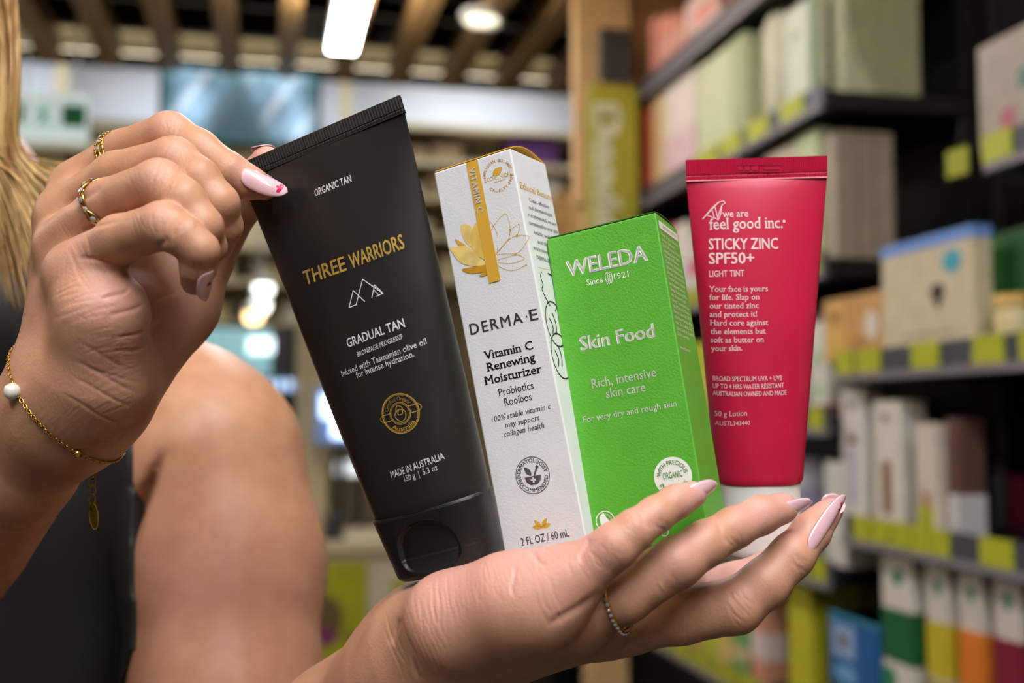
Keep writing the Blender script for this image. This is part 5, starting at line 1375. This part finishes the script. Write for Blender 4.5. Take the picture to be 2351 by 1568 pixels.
for s in (-1, 1):
    ey = mesh_obj('eye', *blob((-.435 + s * .031, -.232, .622), (.012, .0065, .011)), mat('eye_white', (232, 228, 222), 0.15), person, True)
    mesh_obj('iris', *blob((-.435 + s * .031, -.232, .6125), (.0052, .0056, .0025)), mat('iris_brown', (70, 46, 30), 0.15), ey, True)
    mesh_obj('eyebrow', *blob((-.435 + s * .031, -.252, .613), (.017, .003, .006)), mat('eyebrow_brown', (110, 78, 46), 0.6), person, True)
for k_, yy in enumerate((-.1745, -.1685)): mesh_obj('lip', *blob((-.435, yy, .613), (.021, .0042, .008)), mat('lip_rose', (190, 100, 96), 0.35), person, True)

# --- fingernails: almond plates with painted petals
M_nail = mat('pale_pink_polish', (238, 190, 196), 0.12, var=0.03, scale=200, coat=0.8)
M_petal = mat('raspberry_polish', (204, 24, 78), 0.15, var=0.03, coat=0.8)
def nail(base, tip, nrm, hw, art=None, curve=0.55, pal=None):
    b, t = P(*base), P(*tip); f = t - b; L = np.linalg.norm(f); f /= L
    n = nrm[0] * RIGHT + nrm[1] * UP - nrm[2] * FWD; n = n - (n @ f) * f; n /= np.linalg.norm(n); s = np.cross(f, n)
    w_ = hw * base[2] / FPX
    def wid(v):
        k = 1.0
        if v < 0.30: k = math.sqrt(max(0.0, 1 - ((0.30 - v) / 0.30) ** 2.4)) * 0.72 + 0.28
        if v > 0.36: k = max(0.0, 1 - ((v - 0.36) / 0.64) ** 2.4) ** 0.52
        return w_ * max(k, 0.04)
    def pt(u, v, off=0.0):
        wv = wid(v); x = u * wv
        return b + f * (v * L) + s * x + n * (off - curve * x * x / w_ - 0.10 * L * (v - 0.35) ** 2)
    nu, nv = 12, 18; V, F = [], []
    for off in (0.00035, -0.00015):
        for j in range(nv + 1):
            for i in range(nu + 1): V.append(pt(i / nu * 2 - 1, j / nv, off))
    N1 = nu + 1; o = N1 * (nv + 1)
    for j in range(nv):
        for i in range(nu):
            q = (j * N1 + i, j * N1 + i + 1, (j + 1) * N1 + i + 1, (j + 1) * N1 + i); F += [q, tuple(o + k for k in q[::-1])]
    for j in range(nv): F += [(j * N1, (j + 1) * N1, o + (j + 1) * N1, o + j * N1), (j * N1 + nu, o + j * N1 + nu, o + (j + 1) * N1 + nu, (j + 1) * N1 + nu)]
    for i in range(nu): F += [(i, o + i, o + i + 1, i + 1), (nv * N1 + i, nv * N1 + i + 1, o + nv * N1 + i + 1, o + nv * N1 + i)]
    no = mesh_obj('fingernail', V, F, M_nail, person, True)
    for (cu, cv, ang, ln, wd) in (art or []):
        # petal drop in nail metres around (cu, cv)
        c2, s2 = math.cos(math.radians(ang)), math.sin(math.radians(ang))
        prof_ = [(0, 0)] + [(wd * math.sin(PI * k / 8) ** 0.8 * (k / 8) ** 0.6, ln * k / 8) for k in range(1, 8)] + [(0, ln)] + [(-wd * math.sin(PI * k / 8) ** 0.8 * (k / 8) ** 0.6, ln * k / 8) for k in range(7, 0, -1)]
        pts = []
        for x, y in prof_:
            xx, yy = x * c2 - y * s2, x * s2 + y * c2
            v = cv + yy / L; v = min(max(v, 0.01), 0.985); u = (cu * w_ + xx) / wid(v); pts.append(pt(max(-1, min(1, u)), v, 0.00042))
        mesh_obj('painted_petal', pts, [tuple(range(len(pts)))], M_petal, no)
MMt = 0.001
petals3 = [(0.0, 0.74, 180, 1.6 * MMt * -1, 0.55 * MMt)]
def fan(cu, cv, base, angs, ln=1.9, wd=0.55): return [(cu, cv, base + a, ln * MMt, wd * MMt) for a in angs]
nail((557, 391, .4186), (661, 440, .4206), (.12, .55, .82), 28, fan(0.0, 0.88, 180, (-58, 0, 52), 2.6, 0.95))
nail((524, 536, .4105), (499, 607, .4215), (.80, .1, .6), 30)
nail((487, 622, .3815), (475, 692, .389), (.88, .0, .45), 28, fan(0.2, 0.3, 0, (-20, 20), 2.0))
nail((583, 352, .4570), (634, 341, .4560), (-.2, .75, -.6), 34)
nail((1566, 1164, .3865), (1650, 1112, .3925), (.35, -.45, .80), 28, fan(-0.25, 0.08, 0, (-30, 2), 2.6, 0.7))
nail((1752, 1212, .4075), (1868, 1155, .4155), (.28, -.60, .74), 29)
nail((1862, 1272, .4135), (1948, 1138, .4245), (.62, -.30, .72), 28, fan(0.0, 0.80, 0, (-38, 0, 38), 1.9, 0.5) + fan(0.0, 0.78, 180, (-25, 25), 1.6, 0.5))
nail((1890, 1172, .4560), (1936, 1150, .4580), (.5, .0, -.5), 26)

# --- blond hair falling in front of the shoulder
hr = Acc(); rr = random.Random(3)
for i in range(1150):
    f = rr.random(); k = rr.random()
    x0 = -420 + 430 * f; d0 = 0.66 - 0.05 * k
    xm = -300 + 345 * f ** 0.8; dm_ = 0.60 - 0.03 * k
    xe = -260 + 450 * f + rr.uniform(-30, 30); ye = rr.uniform(520, 720) if f > 0.5 else rr.uniform(560, 900); de = 0.575 - 0.02 * k
    if rr.random() < 0.10 and f > 0.6: xe += rr.uniform(20, 130); ye = rr.uniform(430, 600)
    pts = smooth_path([P(x0 * 0.6 - 100, -420, d0 + 0.04), P(x0, -200, d0), P(xm, 120 + rr.uniform(-30, 30), dm_), P(xm - 6 + rr.uniform(-8, 8), 330, dm_ - 0.008), P((xm + xe) / 2 + 4, (330 + ye) / 2, de + 0.004), P(xe, ye, de)], 5, closed=False)
    n = len(pts); r0 = rr.uniform(0.0004, 0.0008)
    V_, F_ = tube_pts(pts, [r0 * (1.0 if j < n * 0.7 else max(0.15, (n - j) / (n * 0.3))) for j in range(n)], 4); hr.add(V_, F_)
for i in range(500):                                  # hair over the crown and back of the head, outside the picture
    a = rr.uniform(0, 2 * PI); e_ = rr.uniform(0.1, 1.0)
    c = np.array([-.435, -.25, .70])
    dv = np.array([math.cos(a) * e_, -math.sqrt(max(0, 1 - e_ * e_)), abs(math.sin(a)) * e_ if math.sin(a) > -0.3 else math.sin(a) * e_ * 0.5])
    pts = [camw(*(c + np.array([0, -0.085, 0.01]))), camw(*(c + dv * 0.088)), camw(*(c + np.array([dv[0] * 0.098, 0.05, max(dv[2], 0.0) * 0.095 + 0.0]))), camw(*(c + np.array([dv[0] * 0.10, 0.20 + 0.05 * rr.random(), max(dv[2], 0.05) * 0.11])))]
    pts = smooth_path(pts, 4, closed=False); V_, F_ = tube_pts(pts, 0.0011, 4); hr.add(V_, F_)
M_hair = bpy.data.materials.new('blond_hair'); M_hair.use_nodes = True
nt = M_hair.node_tree; B = nt.nodes['Principled BSDF']
tc = node('ShaderNodeTexCoord'); mp = nt.nodes.new('ShaderNodeMapping'); mp.inputs['Scale'].default_value = (1.0, 1.0, 0.06); nz = node('ShaderNodeTexNoise', Scale=150.0, Detail=1.0); nt.links.new(tc.outputs['Object'], mp.inputs['Vector']); nt.links.new(mp.outputs['Vector'], nz.inputs['Vector'])
rp = nt.nodes.new('ShaderNodeValToRGB'); rp.color_ramp.elements[0].position = 0.35; rp.color_ramp.elements[1].position = 0.66
rp.color_ramp.elements[0].color = lin((150, 106, 52)) + (1,); rp.color_ramp.elements[1].color = lin((226, 186, 120)) + (1,)
nt.links.new(nz.outputs['Fac'], rp.inputs['Fac']); nt.links.new(rp.outputs['Color'], B.inputs['Base Color']); B.inputs['Roughness'].default_value = 0.42
ho = hr.obj('hair', M_hair, person, True); ho['kind'] = 'stuff'; ho['label'] = 'long blond hair'

# ------------------------------------------------------------------ jewellery
M_gj = mat('yellow_gold', (222, 172, 84), 0.2, metal=1.0, var=0.05)
M_gem = mat('diamond', (240, 240, 245), 0.03, var=0.01, trans=0.6, coat=1.0, spec=1.0)
M_pearl = mat('pearl', (238, 228, 214), 0.18, var=0.03, coat=0.9)
def skin_loop(hand, c, axis, n=72, rmax=0.03, lift=0.0002, rmin=0.003):
    """closed loop on the skin around a limb: march outwards in the plane at c normal to axis"""
    axis = axis / np.linalg.norm(axis); u = np.cross(axis, FWD); u /= np.linalg.norm(u); v = np.cross(axis, u)
    th = np.arange(n) * 2 * PI / n; dirs = np.cos(th)[:, None] * u + np.sin(th)[:, None] * v
    rs = np.linspace(rmin, rmax, 160)
    X = c + dirs[:, None, :] * rs[None, :, None]
    D = hand(X.astype(np.float32))
    first = np.argmax(D > 0, axis=1); first[(D > 0).sum(1) == 0] = len(rs) - 1
    r = rs[first] + lift
    for _ in range(4): r = (np.roll(r, 1) + 2 * r + np.roll(r, -1)) / 4
    return c + dirs * r[:, None], dirs, r
def smooth_loop(P_, n): return P_
def gem(acc_v, c, n, r):
    n = n / np.linalg.norm(n); u = np.cross(n, [0.3, 0.5, 0.8]); u /= np.linalg.norm(u); v = np.cross(n, u)
    V = [c + n * r * 0.55]; k = 8
    for i in range(k): t = 2 * PI * i / k; V.append(c + r * 0.6 * (math.cos(t) * u + math.sin(t) * v) + n * r * 0.5)
    for i in range(k): t = 2 * PI * (i + .5) / k; V.append(c + r * (math.cos(t) * u + math.sin(t) * v) + n * r * 0.1)
    V.append(c - n * r * 0.6)
    F = [(0, 1 + i, 1 + (i + 1) % k) for i in range(k)] + [(1 + i, 9 + i, 1 + (i + 1) % k) for i in range(k)] + [(1 + (i + 1) % k, 9 + i, 9 + (i + 1) % k) for i in range(k)] + [(9 + i, 17, 9 + (i + 1) % k) for i in range(k)]
    return acc_v.add(V, F)
def ball(c, r, seg=8, rows=6):
    V, F = [], []
    for j in range(rows + 1):
        a = PI * j / rows
        for i in range(seg): t = 2 * PI * i / seg; V.append(c + r * np.array([math.sin(a) * math.cos(t), math.sin(a) * math.sin(t), math.cos(a)]))
    for j in range(rows):
        for i in range(seg): F.append((j * seg + i, j * seg + (i + 1) % seg, (j + 1) * seg + (i + 1) % seg, (j + 1) * seg + i))
    return V, F
def between(a, b, f): return a[0] + (b[0] - a[0]) * f, b[0] - a[0]
# ring of three beaded bands on the raised index finger
c, ax = between(ui[0], ui[1], 0.86)
r1 = empty('beaded_ring', c); tag(r1, 'gold ring of three beaded bands on the raised index finger', 'ring')
for k in (-1, 0, 1):
    L_, dr_, rd_ = skin_loop(G_ui.ev, c + ax / np.linalg.norm(ax) * k * 0.0021, ax, 60)
    A = Acc(); V_, F_ = tube_pts(L_, 0.00045, 6, True); A.add(V_, F_)
    for i in range(0, 60, 2): A.add(*ball(L_[i] + dr_[i] * 0.0002, 0.00068))
    A.obj('beaded_band', M_gj, r1, True)
L_, dr_, rd_ = skin_loop(G_ui.ev, c, ax, 60)
A = Acc()
best = np.argsort(-(dr_ @ (UP - 0.8 * FWD)))[:1][0]
for i in range(-6, 7, 3): gem(A, L_[(best + i) % 60] + dr_[(best + i) % 60] * 0.0008, dr_[(best + i) % 60], 0.0011)
A.obj('clear_stone', M_gem, r1)
# twisted diamond ring on the raised ring finger
c, ax = between(ur[0], ur[1], 0.96)
r2o = empty('twisted_ring', c); tag(r2o, 'twisted gold ring with round diamonds on the raised ring finger', 'ring')
L_, dr_, rd_ = skin_loop(G_ur.ev, c, ax, 96)
axn = ax / np.linalg.norm(ax)
A = Acc(); G_ = Acc()
for ph in (0, PI):
    pts = [L_[i] + dr_[i] * (0.0006 + 0.0003 * math.cos(i * 2 * PI / 12 + ph)) + axn * 0.0013 * math.sin(i * 2 * PI / 12 * 0.5 * 2 / 2 + ph) for i in range(96)]
    V_, F_ = tube_pts(pts, 0.00048, 6, True); A.add(V_, F_)
V_, F_ = tube_pts(L_, 0.0006, 6, True); A.add(V_, F_)
A.obj('twisted_band', M_gj, r2o, True)
for i in range(0, 96, 6): gem(G_, L_[i] + dr_[i] * 0.0008, dr_[i], 0.00125)
G_.obj('diamond_row', M_gem, r2o)
# pointed diamond ring on the lowered ring finger
c, ax = between(lr[0], lr[1], 0.93)
r3 = empty('pointed_ring', c); tag(r3, 'thin gold ring with tiny diamonds in a point on the lowered ring finger', 'ring')
L_, dr_, rd_ = skin_loop(G_lr.ev, c, ax, 80)
axn = ax / np.linalg.norm(ax); low = np.argmax(-(dr_ @ UP) - 0.25 * (dr_ @ FWD))
pk = [max(0.0, 1 - abs(((i - low + 40) % 80) - 40) / 22) for i in range(80)]
Lp = np.array([L_[i] - axn * 0.0 + axn * 0.0030 * pk[i] * -1 + dr_[i] * 0.0008 * pk[i] for i in range(80)])
A = Acc(); V_, F_ = tube_pts(Lp, 0.0009, 6, True); A.add(V_, F_)
for i in range(80): A.add(*ball(Lp[i] + dr_[i] * 0.0005, 0.00035, 6, 4))
A.obj('pointed_band', M_gj, r3, True)
G_ = Acc()
for i in range(0, 80, 2): gem(G_, Lp[i] + dr_[i] * 0.0010, dr_[i], 0.0007)
G_.obj('diamond_row', M_gem, r3)
# bracelet: fine chain, pearl, bead, extender with tag
def hit(px, py, hand=UH, d0=0.34, d1=0.50):
    ds = np.linspace(d0, d1, 500); X = np.array([P(px, py, d) for d in ds], np.float32); D = hand.ev(X)
    k = np.argmax(D < 0); return X[k].astype(float) if (D < 0).any() else None
pa, pbq = hit(40, 900), hit(178, 1038)
br = empty('bracelet', pa); tag(br, 'fine gold chain bracelet with one pearl on the raised wrist', 'bracelet')
cw, axw = J(110, 975, .432, 1)[0], None
nrm_ = np.cross(pbq - pa, FWD + 0.12 * RIGHT); nrm_ /= np.linalg.norm(nrm_)
cw = cw - nrm_ * ((cw - pa) @ nrm_)
L_, dr_, rd_ = skin_loop(UH.ev, cw, nrm_, 150, rmax=0.05, lift=0.0004, rmin=0.008)
per = np.concatenate([[0], np.cumsum(np.linalg.norm(np.roll(L_, -1, 0) - L_, axis=1))]); Lc = np.vstack([L_, L_[:1]])
step = 0.00125; A = Acc(); s_ = 0.0; i = 0
while s_ < per[-1] - step:
    q = np.array([np.interp(s_, per, Lc[:, k]) for k in range(3)]); q2 = np.array([np.interp(s_ + step, per, Lc[:, k]) for k in range(3)])
    tg_ = (q2 - q) / np.linalg.norm(q2 - q); out = q - cw; out -= (out @ tg_) * tg_; out /= np.linalg.norm(out); sd_ = np.cross(tg_, out)
    w2 = (0.8 * sd_ + 0.6 * out) if i % 2 else (0.8 * sd_ - 0.6 * out); w2 /= np.linalg.norm(w2)
    lk = [(q + q2) / 2 + tg_ * 0.00088 * math.cos(t) + w2 * 0.00058 * math.sin(t) for t in np.linspace(0, 2 * PI, 9)[:-1]]
    A.add(*tube_pts(lk, 0.0002, 5, True)); s_ += step; i += 1
co_ = A.obj('chain', M_gj, br, True); co_['kind'] = 'stuff'
pp = hit(34, 898); on = np.array(-FWD)
A = Acc(); A.add(*ball(pp + on * 0.0022, 0.00300, 28, 18)); A.obj('pearl', M_pearl, br, True)
pp2 = hit(181, 1040)
if pp2 is None: pp2 = pbq
tdir = (pbq - pa) / np.linalg.norm(pbq - pa)
Vb_, Fb_ = [], []
A = Acc()
prf = [(0.0005, -0.0011), (0.0012, -0.0011), (0.0017, -0.0004), (0.0017, 0.0004), (0.0012, 0.0011), (0.0005, 0.0011), (0.0005, -0.0011)]
bu = np.cross(tdir, FWD); bu /= np.linalg.norm(bu); bv = np.cross(tdir, bu)
for k in range(16):
    t = 2 * PI * k / 16
    for r_, z_ in prf: Vb_.append(pp2 - FWD * 0.0014 + tdir * z_ + r_ * (math.cos(t) * bu + math.sin(t) * bv))
for k in range(16):
    for m_ in range(6): Fb_.append((k * 7 + m_, k * 7 + m_ + 1, ((k + 1) % 16) * 7 + m_ + 1, ((k + 1) % 16) * 7 + m_))
A.add(Vb_, Fb_); A.obj('gold_bead', M_gj, br, True)
M_bronze = mat('dull_gold', (170, 138, 62), 0.28, metal=1.0, var=0.08)
dz = 0.445
for k in range(6):
    c = P(211 + (k % 2) * 1.5, 1068 + 19.5 * k, dz); vert = k % 2
    w2 = RIGHT if vert == 0 else (0.75 * RIGHT + 0.66 * FWD)
    lk = [c - UP * 0.00195 * math.cos(t) + w2 * 0.00125 * math.sin(t) for t in np.linspace(0, 2 * PI, 17)[:-1]]
    mesh_obj('extender_link', *tube_pts(lk, 0.00028, 6, True), M_bronze, br, True)
tc_ = P(215, 1186, dz); pts = []
for t in np.linspace(0, 2 * PI, 29)[:-1]: pts.append(tc_ - UP * 0.0050 * math.cos(t) * (1.0) + RIGHT * (0.00165 * math.sin(t) * (1 - 0.12 * math.cos(t))) - RIGHT * -0.0004 * math.cos(t))
n_ = len(pts); V_ = pts + [p + FWD * 0.0006 for p in pts]
tg2 = mesh_obj('oval_tag', V_, [tuple(range(n_)), tuple(range(2 * n_ - 1, n_ - 1, -1))] + [(i, i + n_, (i + 1) % n_ + n_, (i + 1) % n_) for i in range(n_)], mat('olive_gold', (142, 122, 40), 0.3, metal=1.0, var=0.06), br)
mesh_obj('tag_rim', *tube_pts(pts, 0.00028, 6, True), M_gj, tg2, True)
